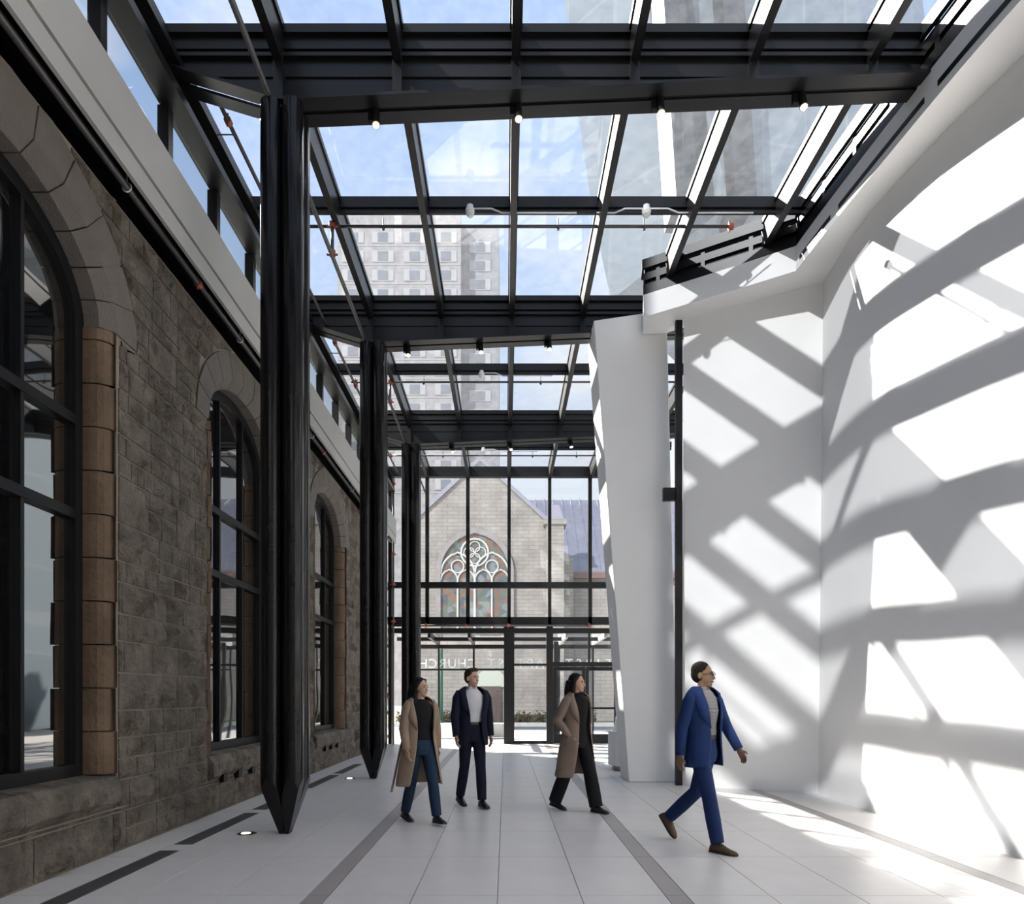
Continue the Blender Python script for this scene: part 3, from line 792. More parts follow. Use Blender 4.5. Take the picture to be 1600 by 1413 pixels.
# end-wall pipework
t = thing('end_wall_pipe', (-3.42, 21.2, 0), 'grey sprinkler riser and rail with red couplings on the glazed end wall', 'pipe')
MB().tube([(-3.42, 21.25, 0.0), (-3.42, 21.25, 8.0)], 0.03, 8).build('riser', PIPE, t, smooth=True)
MB().tube([(-3.42, 21.25, 3.62), (2.6, 21.25, 3.62)], 0.035, 8).build('rail', PIPE, t, smooth=True)
for z in (3.75, 4.88, 5.8, 7.95): coupling((-3.42, 21.25, z), 'z', t, 0.06)
for x in (-2.42, -1.2, 0.1, 2.55): coupling((x, 21.25, 3.62), 'x', t, 0.055 if x in (-2.42, 2.55) else 0.04)
# smoke detectors with bent conduit
for (x, y, lab) in ((-0.50, 9.86, 'white smoke detector with bent conduit at the purlin, near the roof centre'), (1.98, 9.86, 'white smoke detector with bent conduit at the purlin, towards the curved white wall'), (-0.51, 14.84, 'white smoke detector at the purlin beyond the second girder'), (-0.62, 19.4, 'white smoke detector at the purlin beyond the third girder')):
    t = thing('smoke_detector', (x, y, 8.2), lab, 'smoke detector', 'white smoke detectors under the roof purlins')
    MB().lathe([(0.03,-0.09),(0.055,-0.06),(0.065,-0.02),(0.062,0.02),(0.045,0.03),(0.045,0.07)], (x, y-0.05, 8.29), 16).build('housing', PWHITE, t, smooth=False)
    MB().tube([(x, y-0.06, 8.31), (x+0.30, y-0.06, 8.31), (x+0.45, y-0.06, 8.25), (x+1.5, y-0.06, 8.25)], 0.011, 6).build('conduit', PWHITE, t, smooth=True)
    if x > 0: MB().tube([(x, y-0.06, 8.31), (x-0.30, y-0.06, 8.31), (x-0.45, y-0.06, 8.25), (x-0.7, y-0.06, 8.25)], 0.011, 6).build('conduit', PWHITE, t, smooth=True)

# floor grilles with their slats
GRIL = mat('grille_steel', (0.14, 0.135, 0.13), 0.4, 0.5)
sl_me = {}
for (y0, y1, lab) in ((3.6, 6.56, 'long grey floor grille by the stone wall beneath the window with brown quoins'), (6.84, 8.68, 'grey floor grille by the stone wall beside the first sharpened column'), (8.95, 10.8, 'grey floor grille by the stone wall behind the first sharpened column'), (11.05, 12.9, 'grey floor grille by the stone wall beside the second sharpened column'), (13.15, 15.0, 'grey floor grille by the stone wall below the third arched window')):
    t = thing('floor_grille', (-3.16, (y0+y1)/2, 0), lab, 'floor grille', 'grey floor grilles along the stone wall')
    q = MB(); q.box(-3.25, -3.235, y0, y1, -0.01, 0.004); q.box(-3.085, -3.07, y0, y1, -0.01, 0.004); q.box(-3.235, -3.085, y0, y0+0.015, -0.01, 0.004); q.box(-3.235, -3.085, y1-0.015, y1, -0.01, 0.004)
    q.build('grille_frame', GRIL, t)
    MB().box(-3.235, -3.085, y0+0.015, y1-0.015, -0.004, 0.0005).build('trough', BLACK, t)
    q = MB()
    for k in range(8): q.box(-3.229+k*0.018, -3.219+k*0.018, y0+0.015, y1-0.015, 0.0005, 0.003)
    tag(q.build('slat', GRIL, t), kind='stuff')
# uplights let into the floor
for (x, y, lab) in ((-2.74, 7.39, 'round lit uplight set in the floor beside the first sharpened column'), (-2.75, 12.35, 'round lit uplight set in the floor beside the second sharpened column')):
    t = thing('floor_uplight', (x, y, 0), lab, 'floor light', 'round uplights in the floor')
    MB().lathe([(0.10,-0.01),(0.10,0.003),(0.09,0.004)], (x, y, 0), 24).build('bezel', GRIL, t)
    MB().lathe([(0.085,0.0),(0.085,0.0045)], (x, y, 0), 24).build('dark_lens', BLACK, t)
    MB().ball((x-0.01, y, 0.004), (0.05, 0.05, 0.006), 16, 6).build('lamp', LAMP, t)
# round white counter
t = thing('reception_counter', (2.75, 13.9, 0), 'round white counter half hidden by the leaning pillar', 'counter')
MB().lathe([(0.62,0.0),(0.62,0.10)], (2.75,13.9,0), 40).build('plinth', mat('grey_plinth', (0.35,0.34,0.32), 0.5), t)
MB().lathe([(0.70,0.10),(0.70,0.70),(0.70,0.74)], (2.75,13.9,0), 40).build('drum', WHITE, t)
MB().lathe([(0.72,0.74),(0.72,0.77),(0.66,0.77)], (2.75,13.9,0), 40).build('rim', WHITE, t)
MB().lathe([(0.60,0.77),(0.52,1.18),(0.50,1.18)], (2.75,13.9,0), 40).build('upper_cone', WHITE, t)

# ================================================================== ENTRANCE CANOPY
OY = 24.8
t = thing('entrance_vestibule', (0, OY, 0), 'glass and dark steel entrance vestibule outside the end doors', 'vestibule')
for x in (-2.37, -1.13, 0.12, 1.9, 3.1, 4.3):
    MB().box(x-0.045, x+0.045, 21.62, OY, 3.28, 3.46).build('canopy_rafter', STEEL if x < 0 else FASC, t)
    MB().box(x-0.035, x+0.035, OY-0.05, OY+0.05, 0.5 if x < 0.1 else 0.0, 3.2).build('mullion', STEEL, t)
MB().box(-3.6, 4.4, OY-0.06, OY+0.06, 3.16, 3.30).build('front_beam', STEEL, t)
MB().box(-3.6, 4.4, 23.1, 23.2, 3.30, 3.42).build('cross_beam', STEEL, t)
for (a, b) in ((-3.55,-2.42),(-2.32,-1.18),(-1.08,0.07),(0.17,1.85),(1.95,3.05),(3.15,4.25)):
    MB().box(a, b, 21.65, OY-0.05, 3.48, 3.492).build('canopy_pane', RGLASS, t)
    if b < 0.2: MB().box(a, b, OY-0.006, OY+0.006, 0.55, 3.16).build('front_pane', CGLASS, t)
MB().box(-3.6, 0.12, OY-0.03, OY+0.03, 2.38, 2.45).build('transom', STEEL, t)
MB().box(1.9, 4.3, OY-0.03, OY+0.03, 2.38, 2.45).build('transom', STEEL, t)
MB().box(1.62, 1.78, 23.4, 23.55, 0, 3.3).build('post', STEEL, t)
MB().box(-3.6, 0.0, OY-0.15, OY+0.25, 0, 0.50).build('low_wall', mat('pale_concrete', (0.62,0.62,0.58), 0.7, vary=0.08), t)
# the sign over the entrance, read from the street
LET = mat('sign_white', (0.85,0.85,0.85), 0.4)
sg = thing('sign_lettering', (0, OY+0.1, 2.45), 'pale sign lettering over the entrance reading FIRST BAPTIST CHURCH, seen from behind', 'sign')
txt = 'FIRST BAPTIST CHURCH'
xR, xL = 3.66, -2.95          # reads from the right when seen from inside
for i, ch in enumerate(txt):
    if ch == ' ': continue
    cu = bpy.data.curves.new('letter', 'FONT'); cu.body = ch; cu.size = 0.46; cu.extrude = 0.012; cu.align_x = 'CENTER'
    cu.resolution_u = 3
    tmp = bpy.data.objects.new('letter_tmp', cu); COL.objects.link(tmp)
    me = bpy.data.meshes.new_from_object(tmp.evaluated_get(bpy.context.evaluated_depsgraph_get()))
    bpy.data.objects.remove(tmp); me.materials.append(LET)
    o = bpy.data.objects.new('letter', me); COL.objects.link(o); o.parent = sg
    o.location = (xR + (xL-xR)*i/(len(txt)-1), 0, 0.03); o.rotation_euler = (R(90), 0, R(180))
MB().box(-3.1, 3.8, OY+0.09, OY+0.11, 2.45, 2.475).build('sign_rail', LET, sg)

# ================================================================== STREET AND BUILDINGS OUTSIDE
PAVE = mat('concrete_pavement', (0.55,0.54,0.52), 0.8, vary=0.08, vscale=1.5, bump=0.1)
ASPH = mat('asphalt', (0.14,0.14,0.145), 0.85, vary=0.12, bump=0.2, bscale=90)
g = MB().box(-40, 40, 21.6, 31, -0.25, -0.03).build('pavement', PAVE); tag(g, kind='structure')
g = MB().box(-40, 40, 31, 37.5, -0.4, -0.15).build('road', ASPH); tag(g, kind='structure')
g = MB().box(-40, 40, 37.5, 60, -0.4, 0.0).build('ground_far', mat('lawn', (0.12,0.13,0.07), 0.9, vary=0.3, vscale=2, bump=0.4)); tag(g, kind='structure')
kerb = MB().box(-40, 40, 37.3, 37.6, -0.2, 0.06).build('kerb', PAVE); tag(kerb, kind='structure')
HEDG = mat('hedge_leaf', (0.10,0.095,0.05), 0.8, vary=0.5, vscale=6)
rs2 = random.Random(3)
for (x0, x1, lab) in ((-6.0,-1.9,'low brown hedge before the church wall, beside its arched door'), (0.3, 5.0, 'low brown hedge along the church wall past its arched door')):
    t = thing('hedge', ((x0+x1)/2, 38.6, 0), lab, 'hedge', 'low hedges before the church')
    MB().box(x0+.1, x1-.1, 38.4, 38.8, 0, 0.45).build('twigs', mat('twigs', (0.07,0.05,0.03), 0.9), t)
    q = MB()
    for k in range(900):
        p = Vector((rs2.uniform(x0,x1), rs2.uniform(38.2,39.0), rs2.uniform(0.02,0.75)*(0.7+0.3*math.sin(k)))); d = Vector((rs2.uniform(-1,1), rs2.uniform(-1,1), rs2.uniform(-1,1))).normalized(); u = d.orthogonal().normalized(); w = d.cross(u)
        s_ = 0.09; q.add([p+u*s_, p+w*s_*0.5, p-u*s_, p-w*s_*0.5], [(0,1,2,3)])
    tag(q.build('foliage', HEDG, t), kind='stuff')
def brickmat(name, c1, c2, mor, w, h, rot=(R(90),0,0), rough=0.85, ms=0.02):
    m, t, b = nodes(name); N = t.nodes.new; L = t.links.new
    tc = N('ShaderNodeTexCoord'); mp = N('ShaderNodeMapping'); mp.inputs['Rotation'].default_value = rot; L(tc.outputs['Object'], mp.inputs[0])
    br = N('ShaderNodeTexBrick'); br.inputs['Scale'].default_value = 1; br.inputs['Brick Width'].default_value = w; br.inputs['Row Height'].default_value = h
    br.inputs['Mortar Size'].default_value = ms; br.inputs['Color1'].default_value = (*c1,1); br.inputs['Color2'].default_value = (*c2,1); br.inputs['Mortar'].default_value = (*mor,1)
    L(mp.outputs[0], br.inputs['Vector'])
    n = N('ShaderNodeTexNoise'); n.inputs['Scale'].default_value = 0.8; n.inputs['Detail'].default_value = 6; L(tc.outputs['Object'], n.inputs['Vector'])
    mr = N('ShaderNodeMapRange'); mr.inputs[1].default_value = .3; mr.inputs[2].default_value = .7; mr.inputs[3].default_value = .8; mr.inputs[4].default_value = 1.2; L(n.outputs['Fac'], mr.inputs[0])
    hs = N('ShaderNodeHueSaturation'); L(mr.outputs[0], hs.inputs['Value']); L(br.outputs['Color'], hs.inputs['Color']); L(hs.outputs[0], b.inputs['Base Color'])
    b.inputs['Roughness'].default_value = rough; return m
CH = brickmat('church_stone', (0.39,0.355,0.325), (0.335,0.305,0.28), (0.27,0.245,0.23), 0.62, 0.22, ms=0.018)
COP = mat('coping_metal', (0.36,0.34,0.40), 0.5, 0.2)
CHY = 40.0
ch = thing('church', (-1.47, CHY, 0), 'grey stone church with steep gable and pointed stained-glass window across the street', 'building')
q = MB().prism([(-5.9,0),(3.1,0),(3.1,10.75),(-1.47,14.95),(-5.9,10.85)], 'y', CHY, CHY+0.8); q.build('gable_wall', CH, ch)
q = MB()
for (a, b) in (((-5.95,10.80),(-1.47,14.95)), ((-1.47,14.95),(3.15,10.70))):
    q.hexa([(a[0],CHY-0.15,a[1]),(b[0],CHY-0.15,b[1]),(b[0],CHY+0.9,b[1]),(a[0],CHY+0.9,a[1])], [(a[0],CHY-0.15,a[1]+0.3),(b[0],CHY-0.15,b[1]+0.3),(b[0],CHY+0.9,b[1]+0.3),(a[0],CHY+0.9,a[1]+0.3)])
q.build('coping', COP, ch)
# roof planes behind
SEAM = mat('seamed_metal_roof', (0.30,0.285,0.33), 0.45, 0.2, vary=0.1)
rf = MB().hexa([(-5.9,CHY+.8,10.8),(-1.47,CHY+.8,14.9),(-1.47,CHY+14,14.9),(-5.9,CHY+14,10.8)], [(-5.9,CHY+.8,11.0),(-1.47,CHY+.8,15.1),(-1.47,CHY+14,15.1),(-5.9,CHY+14,11.0)]).build('roof', SEAM, ch)
rf2 = MB().hexa([(1.2,CHY+1.4,8.7),(16,CHY+1.4,8.7),(16,CHY+7.5,14.6),(-1.0,CHY+7.5,14.6)], [(1.2,CHY+1.4,8.95),(16,CHY+1.4,8.95),(16,CHY+7.5,14.85),(-1.0,CHY+7.5,14.85)]).build('side_roof', SEAM, ch)
for k in range(24):
    x = 2.0+k*0.6
    MB().hexa([(x,CHY+1.4,8.95),(x+.06,CHY+1.4,8.95),(x+.06,CHY+7.5,14.85),(x,CHY+7.5,14.85)], [(x,CHY+1.4,9.02),(x+.06,CHY+1.4,9.02),(x+.06,CHY+7.5,14.92),(x,CHY+7.5,14.92)]).build('roof_seam', SEAM, rf2)
MB().box(2.6, 16, CHY+1.6, CHY+2.2, 0, 8.7).build('side_wall', CH, ch)
MB().box(2.6, 16, CHY+1.2, CHY+1.5, 8.45, 8.8).build('gutter', mat('brown_gutter', (0.22,0.13,0.12), 0.5), ch)
MB().box(2.3, 3.3, CHY-0.5, CHY+0.8, 0, 11.5).build('buttress', CH, ch)
MB().hexa([(2.3,CHY-.5,11.5),(3.3,CHY-.5,11.5),(3.3,CHY+.8,11.5),(2.3,CHY+.8,11.5)], [(2.55,CHY-.2,12.4),(3.05,CHY-.2,12.4),(3.05,CHY+.5,12.4),(2.55,CHY+.5,12.4)]).build('pinnacle', COP, ch)
MB().box(2.15, 3.45, CHY-0.6, CHY+0.8, 11.2, 11.5).build('buttress_cap', CH, ch)
MB().box(3.0, 3.9, CHY+0.2, CHY+1.6, 0, 9.6).build('buttress', CH, ch)
# pointed window with tracery
PC, PW, PZ0, PS = -1.76, 1.95, 5.0, 8.55
LS = mat('pale_tracery', (0.66,0.64,0.61), 0.7)
FRM = mat('window_surround', (0.34,0.31,0.30), 0.8, vary=0.1)
def pointed(w, zs, rise, n=14):
    """half widths and heights of a pointed arch from left foot to right foot"""
    r = (w*w+rise*rise)/(2*w); L_ = []
    for k in range(n+1):
        z = rise*k/n; L_.append((-(math.sqrt(max(0, r*r-z*z))-(r-w)), zs+z))
    return L_ + [(-x, z) for x, z in L_[-2::-1]]
def stained(name):
    m, t, b = nodes(name); N = t.nodes.new; L = t.links.new
    tc = N('ShaderNodeTexCoord'); v = N('ShaderNodeTexVoronoi'); v.inputs['Scale'].default_value = 3.2; L(tc.outputs['Object'], v.inputs['Vector'])
    r = N('ShaderNodeValToRGB'); r.color_ramp.interpolation = 'CONSTANT'; el = r.color_ramp.elements
    cs = [(0.15,0.17,0.17),(0.24,0.15,0.12),(0.17,0.20,0.17),(0.24,0.26,0.27),(0.26,0.17,0.13),(0.13,0.14,0.16)]
    el[0].color = (*cs[0],1); el[0].position = 0; el[1].color = (*cs[1],1); el[1].position = .2
    for i, c in enumerate(cs[2:]): x = el.new(.36+.16*i); x.color = (*c,1)
    sp = N('ShaderNodeSeparateXYZ'); L(v.outputs['Color'], sp.inputs[0]); L(sp.outputs[0], r.inputs[0]); L(r.outputs[0], b.inputs['Base Color'])
    b.inputs['Roughness'].default_value = 0.15; return m
SG = stained('stained_glass')
def loop_pts(w, rise, z0): return [(-w, z0)] + pointed(w, PS, rise) + [(w, z0)]
pw = MB().prism([(PC+x, z) for x, z in loop_pts(PW, 2.25, PZ0)], 'y', CHY-0.06, CHY-0.02).build('stained_window', SG, ch)
q = MB(); a = loop_pts(PW+0.28, 2.55, PZ0-0.2); b = loop_pts(PW, 2.25, PZ0); vs = []; fs = []
for p, p2 in zip(a, b): vs += [(PC+p[0],CHY-0.2,p[1]),(PC+p2[0],CHY-0.2,p2[1]),(PC+p2[0],CHY,p2[1]),(PC+p[0],CHY,p[1])]
for j in range(len(a)-1):
    for i in range(4): fs.append((j*4+i, j*4+(i+1) % 4, (j+1)*4+(i+1) % 4, (j+1)*4+i))
q.add(vs, fs).build('window_surround', FRM, ch)
ty = CHY-0.12
def trace(pts, r=0.055): MB().tube([(PC+x, ty, z) for x, z in pts], r, 6).build('tracery', LS, pw)
for x in (-0.98, 0, 0.98): trace([(x, PZ0), (x, PS-0.35 if x else PS-0.1)], 0.07 if x == 0 else 0.055)
for cx in (-1.46, -0.49, 0.49, 1.46): trace([(cx+x, z-0.45) for x, z in pointed(0.48, PS, 0.62, 6)], 0.05)
for cx in (-0.98, 0.98):
    trace([(cx+x, z-0.1) for x, z in pointed(0.97, PS, 1.25, 8)], 0.06)
    trace([(cx+0.36*math.cos(a*math.pi/8), PS+0.35+0.36*math.sin(a*math.pi/8)) for a in range(17)], 0.045)
trace([(0.78*math.cos(a*math.pi/10), PS+1.15+0.78*math.sin(a*math.pi/10)) for a in range(21)], 0.06)
for k in range(4): trace([(0.33*math.cos(k*math.pi/2)+0.3*math.cos(a*math.pi/6), PS+1.15+0.33*math.sin(k*math.pi/2)+0.3*math.sin(a*math.pi/6)) for a in range(13)], 0.035)
# church door under a pale arched head
DC = -0.85
MB().prism([(DC+x, z-PS+2.0) for x, z in [(-0.95, PS)] + pointed(0.95, PS, 1.15, 8) + [(0.95, PS)]], 'y', CHY-0.10, CHY-0.02).build('door_arch', mat('pale_green_tympanum', (0.55,0.58,0.50), 0.7), ch)
MB().box(DC-0.6, DC+0.6, CHY-0.12, CHY-0.03, 0, 2.05).build('church_door', mat('dark_wood_door', (0.12,0.09,0.08), 0.6), ch)
t = thing('green_pole', (-3.05, 33.0, 0), 'tall dark green street pole in front of the church', 'pole')
MB().tube([(-3.05, 33.0, -0.05), (-3.05, 33.0, 3.9)], 0.085, 10).build('shaft', mat('green_paint', (0.02,0.10,0.06), 0.4), t, smooth=True)
MB().lathe([(0.16,0),(0.16,0.15),(0.10,0.4)], (-3.05,33.0,-0.06), 12).build('base', mat('green_paint_base', (0.02,0.09,0.055), 0.5), t)

# brick apartment tower behind the church
TB = brickmat('pale_brick', (0.40,0.37,0.36), (0.36,0.335,0.33), (0.40,0.38,0.37), 0.5, 0.16, ms=0.02)
TY = 112.0
tw = thing('apartment_tower', (-13, TY, 0), 'tall pale brick apartment tower with rows of windows behind the church', 'building')
MB().box(-27, -7.2, TY, TY+20, 0, 79).build('brick_body', TB, tw)
MB().box(-7.2, -1.1, TY+2.5, TY+20, 0, 79).build('recessed_bay', brickmat('grey_brick', (0.33,0.325,0.34), (0.30,0.295,0.31), (0.33,0.33,0.33), 0.5, 0.16), tw)
WFR = mat('white_window_frame', (0.46,0.445,0.445), 0.5); WGL = mat('far_window_glass', (0.22,0.23,0.25), 0.05, spec=0.8)  # contrast lowered in these colours to give the haze of the roof glass
fr_me = MB().box(-1.75, 1.75, -0.12, 0.05, -0.9, 0.9).mesh('window', WFR); gl_me = MB().box(-0.8, 0.8, -0.2, 0.0, -0.72, 0.72).mesh('pane', WGL)
for r_ in range(11, 25):
    for cx, yy in ((-24.5,TY),(-19.7,TY),(-14.6,TY),(-9.6,TY),(-4.2,TY+2.5)):
        f = inst('window', fr_me, (cx, yy, 2.0+r_*3.05), tw)
        inst('pane', gl_me, (cx, yy, 2.0+r_*3.05), f)
    MB().box(-27, -7.2, TY-0.08, TY, 0.6+r_*3.05, 0.75+r_*3.05).build('string_course', WFR, tw)
# faceted glass tower over the right side
def towermat():
    m, t, b = nodes('tower_skin'); N = t.nodes.new; L = t.links.new
    tc = N('ShaderNodeTexCoord'); br = N('ShaderNodeTexBrick'); mp = N('ShaderNodeMapping'); mp.inputs['Rotation'].default_value = (R(90),0,0); L(tc.outputs['Object'], mp.inputs[0])
    br.offset = 0; br.inputs['Brick Width'].default_value = 1.6; br.inputs['Row Height'].default_value = 3.4; br.inputs['Scale'].default_value = 1; br.inputs['Mortar Size'].default_value = 0.06
    br.inputs['Color1'].default_value = (0.20,0.245,0.28,1); br.inputs['Color2'].default_value = (0.23,0.275,0.31,1); br.inputs['Mortar'].default_value = (0.26,0.30,0.33,1)
    L(mp.outputs[0], br.inputs['Vector']); L(br.outputs['Color'], b.inputs['Base Color']); b.inputs['Roughness'].default_value = 0.35; b.inputs['Specular IOR Level'].default_value = 0.5
    return m
TS = towermat()
ft = thing('glass_tower', (12, 27, 0), 'angular blue-grey glass tower rising over the roof beyond the white walls', 'building')
Yt = 27.0
def tp(px, py, y): return ((px-VX)*y/FPX, y, EYE+(VY-py)*y/FPX)
A = tp(955, 470, Yt); B = tp(925, 330, Yt); C_ = tp(905, 185, Yt); D_ = tp(868, -120, Yt); E_ = tp(860, -420, Yt)
left = [A, B, C_, D_, E_]
fr = []; vs = []; fs = []
for p in left:
    vs += [p, (p[0]+3.4, p[1]-3.6, p[2]+1.2), (p[0]+10, p[1]-2.2, p[2]), (p[0]+16, p[1]+3, p[2]), (p[0]+6, p[1]+8, p[2])]
for j in range(4):
    for i in range(5): fs.append((j*5+i, j*5+(i+1) % 5, (j+1)*5+(i+1) % 5, (j+1)*5+i))
fs += [(0,1,2,3,4), tuple(20+i for i in (4,3,2,1,0))]
MB().add(vs, fs).build('glass_shaft', TS, ft)
cx_, cz_ = A[0]+9, A[2]
MB().hexa([(cx_,25,0),(cx_+7,25,0),(cx_+7,34,0),(cx_,34,0)], [(cx_-4,25.5,cz_+1.1),(cx_+7,25.5,cz_+1.1),(cx_+7,34,cz_+1.1),(cx_-4,34,cz_+1.1)]).build('podium', TS, ft)
fin = mat('tower_fin', (0.035,0.042,0.05), 0.6)
for i, px in enumerate((1010, 1100)):
    a = tp(px+40, 330, 23.2); b_ = tp(px, -300, 23.2)
    MB().hexa([(a[0],22.6,a[2]),(a[0]+0.7,22.6,a[2]),(a[0]+0.7,24.3,a[2]),(a[0],24.3,a[2])], [(b_[0],22.6,b_[2]),(b_[0]+0.7,22.6,b_[2]),(b_[0]+0.7,24.3,b_[2]),(b_[0],24.3,b_[2])]).build('fin', fin, ft)
# ================================================================== PEOPLE
def blob(name, q, mt, parent, voxel=0.008, smooth=4, ratio=0.4):
    """overlapping closed shapes fused into one continuous skin"""
    me = q.mesh(name + '_tmp', None); o = bpy.data.objects.new(name + '_tmp', me); COL.objects.link(o)
    md = o.modifiers.new('r', 'REMESH'); md.mode = 'VOXEL'; md.voxel_size = voxel; md.use_smooth_shade = True
    if smooth: sm = o.modifiers.new('s', 'SMOOTH'); sm.factor = 0.5; sm.iterations = smooth
    if ratio < 1: dc = o.modifiers.new('d', 'DECIMATE'); dc.ratio = ratio
    dg = bpy.context.evaluated_depsgraph_get(); new = bpy.data.meshes.new_from_object(o.evaluated_get(dg)); new.name = name
    bpy.data.objects.remove(o); new.materials.clear(); new.materials.append(mt)
    for p in new.polygons: p.use_smooth = True
    ob = bpy.data.objects.new(name, new); COL.objects.link(ob); ob.parent = parent; return ob
def cloth(name, col, **k): return mat(name, col, k.pop('rough', 0.85), spec=0.2, bump=k.pop('bump', 0.25), bscale=k.pop('bscale', 14), vary=0.12, vscale=6, **k)
def stripes(name, c1, c2, sc):
    m, t, b = nodes(name); N = t.nodes.new; L = t.links.new
    tc = N('ShaderNodeTexCoord'); w = N('ShaderNodeTexWave'); w.bands_direction = 'Z'; w.inputs['Scale'].default_value = sc; w.inputs['Distortion'].default_value = 0.3; L(tc.outputs['Object'], w.inputs[0])
    r = N('ShaderNodeMixRGB'); r.inputs[1].default_value = (*c1,1); r.inputs[2].default_value = (*c2,1); L(w.outputs['Fac'], r.inputs[0]); L(r.outputs[0], b.inputs['Base Color']); b.inputs['Roughness'].default_value = 0.85
    return m
def person(loc, phi, H, label, skin, legs, arms, yaw, female, C):
    t = thing('person', loc, label, 'person', None, R(phi)); k = H/1.75; t.scale = (k, k, k)
    SK = mat('skin', skin, 0.55, vary=0.05, spec=0.35)
    V = Vector; sw = 0.165 if female else 0.19; hwid = 0.085
    # ---- joints; local forward is -Y
    J = {}; low = 9
    for s_, (a, kn, fp) in zip((1, -1), legs):
        a, kn, fp = R(a), R(kn), R(fp)
        hip = V((s_*hwid, 0, 0)); knee = hip + 0.43*V((0, -math.sin(a), -math.cos(a))); ank = knee + 0.42*V((0, -math.sin(a-kn), -math.cos(a-kn)))
        f = V((0, -math.cos(fp), -math.sin(fp))); dn = V((0, math.sin(fp), -math.cos(fp)))
        J[s_] = [hip, knee, ank, f, dn]
        lift = C.get('heel', 0)
        for d in (-0.07, 0.185): low = min(low, (ank + dn*0.085 + f*d).z)
    hz = -low
    for s_ in (1, -1):
        for i in range(3): J[s_][i] = J[s_][i] + V((0, 0, hz))
    Z = lambda d: hz + d
    A = {}
    for s_, (a, ab, el, inw) in zip((1, -1), arms):
        a, ab, el, inw = R(a), R(ab), R(el), R(inw)
        sh = V((s_*sw, 0.005, Z(0.497))); d = V((s_*math.sin(ab), -math.sin(a)*math.cos(ab), -math.cos(a)*math.cos(ab)))
        elb = sh + d*0.285; d2 = V((s_*math.sin(ab*0.4-inw), -math.sin(a+el)*math.cos(inw), -math.cos(a+el)*math.cos(inw))).normalized()
        wr = elb + d2*0.25; A[s_] = [sh, elb, wr, d2]
    # ---- body, one continuous skin
    q = MB()
    q.tube([(0,0,Z(-.08)),(0,0,Z(0.0)),(0,0,Z(.10)),(0,0,Z(.22)),(0,0,Z(.38)),(0,0.005,Z(.49)),(0,0.01,Z(.545)),(0,0.01,Z(.57))], [(.10,.09),(.145,.105),(.14,.10),(.115,.085),(.14,.105),(.15,.085),(.09,.07),(.055,.05)], 16)
    q.tube([(0,0.015,Z(.53)),(0,0.0,Z(.66))], [.053,.05], 12)
    Mh = Matrix.Rotation(R(yaw), 3, 'Z'); hc = V((0, 0, Z(0)))
    def hp(x, y, z): return hc + Mh @ V((x, y, z-0.92))
    rot = (0, 0, R(yaw))
    q.ball(hp(0,.012,1.655), (.072,.092,.094), 16, 12, rot); q.ball(hp(0,-.02,1.605), (.057,.070,.085), 14, 10, rot); q.ball(hp(0,-.055,1.545), (.032,.03,.028), 10, 8, rot)
    q.tube([hp(0,-.082,1.645), hp(0,-.098,1.615), hp(0,-.104,1.600), hp(0,-.085,1.592)], [.008,.010,.014,.009], 8)
    q.ball(hp(0,-.082,1.570), (.024,.012,.012), 8, 6, rot); q.ball(hp(0,-.078,1.658), (.045,.014,.010), 8, 6, rot)
    for s_ in (1, -1): q.ball(hp(s_*.073,.012,1.622), (.010,.020,.031), 8, 8, rot)
    for s_ in (1, -1):
        hip, knee, ank, f, dn = J[s_]
        q.tube([hip, hip.lerp(knee,.5), knee, knee.lerp(ank,.3), ank], [.078,.068,.05,.052,.034], 12)
        q.tube([ank-f*0.03, ank+dn*0.04+f*0.02, ank+dn*0.055+f*0.12], [.032,.036,.022], 8)
        sh, elb, wr, d2 = A[s_]
        q.tube([V((s_*0.10,0.005,Z(.495))), sh, sh.lerp(elb,.4), elb, elb.lerp(wr,.25), wr], [.04,.048,.044,.037,.038,.025], 12)
        # hand: palm, four unequal curled fingers, thumb from the side of the palm
        fw = V((0,-1,0)); fw = (fw - d2*fw.dot(d2)).normalized(); side = d2.cross(fw)*1.0
        q.tube([wr-d2*.01, wr+d2*.04, wr+d2*.085], [(.026,.018),(.036,.017),(.036,.014)], 10, up=fw)
        for i, (ln, off) in enumerate(((.070,.027),(.080,.009),(.074,-.009),(.058,-.026))):
            b0 = wr + d2*.075 + fw*off; cu = -side*s_*0.0 + fw*0
            inn = V((-s_,0,0)); inn = (inn - d2*inn.dot(d2)).normalized()
            q.tube([b0, b0+d2*ln*.5+inn*.006, b0+d2*ln*.85+inn*.024, b0+d2*ln*.95+inn*.04], [.0095,.0088,.008,.007], 6)
        b0 = wr + d2*.03 + fw*.028
        q.tube([b0-fw*.01, b0+fw*.024+d2*.03, b0+fw*.026+d2*.058], [.012,.0105,.008], 6)
    blob('body', q, SK, t, 0.0058, 2, 0.3)
    EYE_W = mat('eye_white', (0.22,0.20,0.18), 0.4); EYE_D = mat('iris', (0.02,0.014,0.01), 0.2); BR = C['hair_mat']
    for s_ in (1, -1):
        eb_ = MB().ball(hp(s_*.029,-.079,1.637), (.012,.009,.006), 10, 8, rot).build('eye', EYE_W, t, smooth=True, local=True)
        MB().ball(hp(s_*.029,-.086,1.637), (.006,.004,.006), 8, 6, rot).build('iris', EYE_D, eb_, smooth=True, local=True)
        MB().tube([hp(s_*.014,-.088,1.655), hp(s_*.03,-.088,1.660), hp(s_*.046,-.076,1.655)], [.003,.004,.002], 6).build('eyebrow', BR, t, local=True)
    MB().tube([hp(-.022,-.086,1.567), hp(0,-.094,1.569), hp(.022,-.086,1.567)], [.003,.0065,.003], 8).build('lips', mat('lips', tuple(c*v for c, v in zip(skin, (0.8,0.5,0.5))), 0.5), t, smooth=True, local=True)
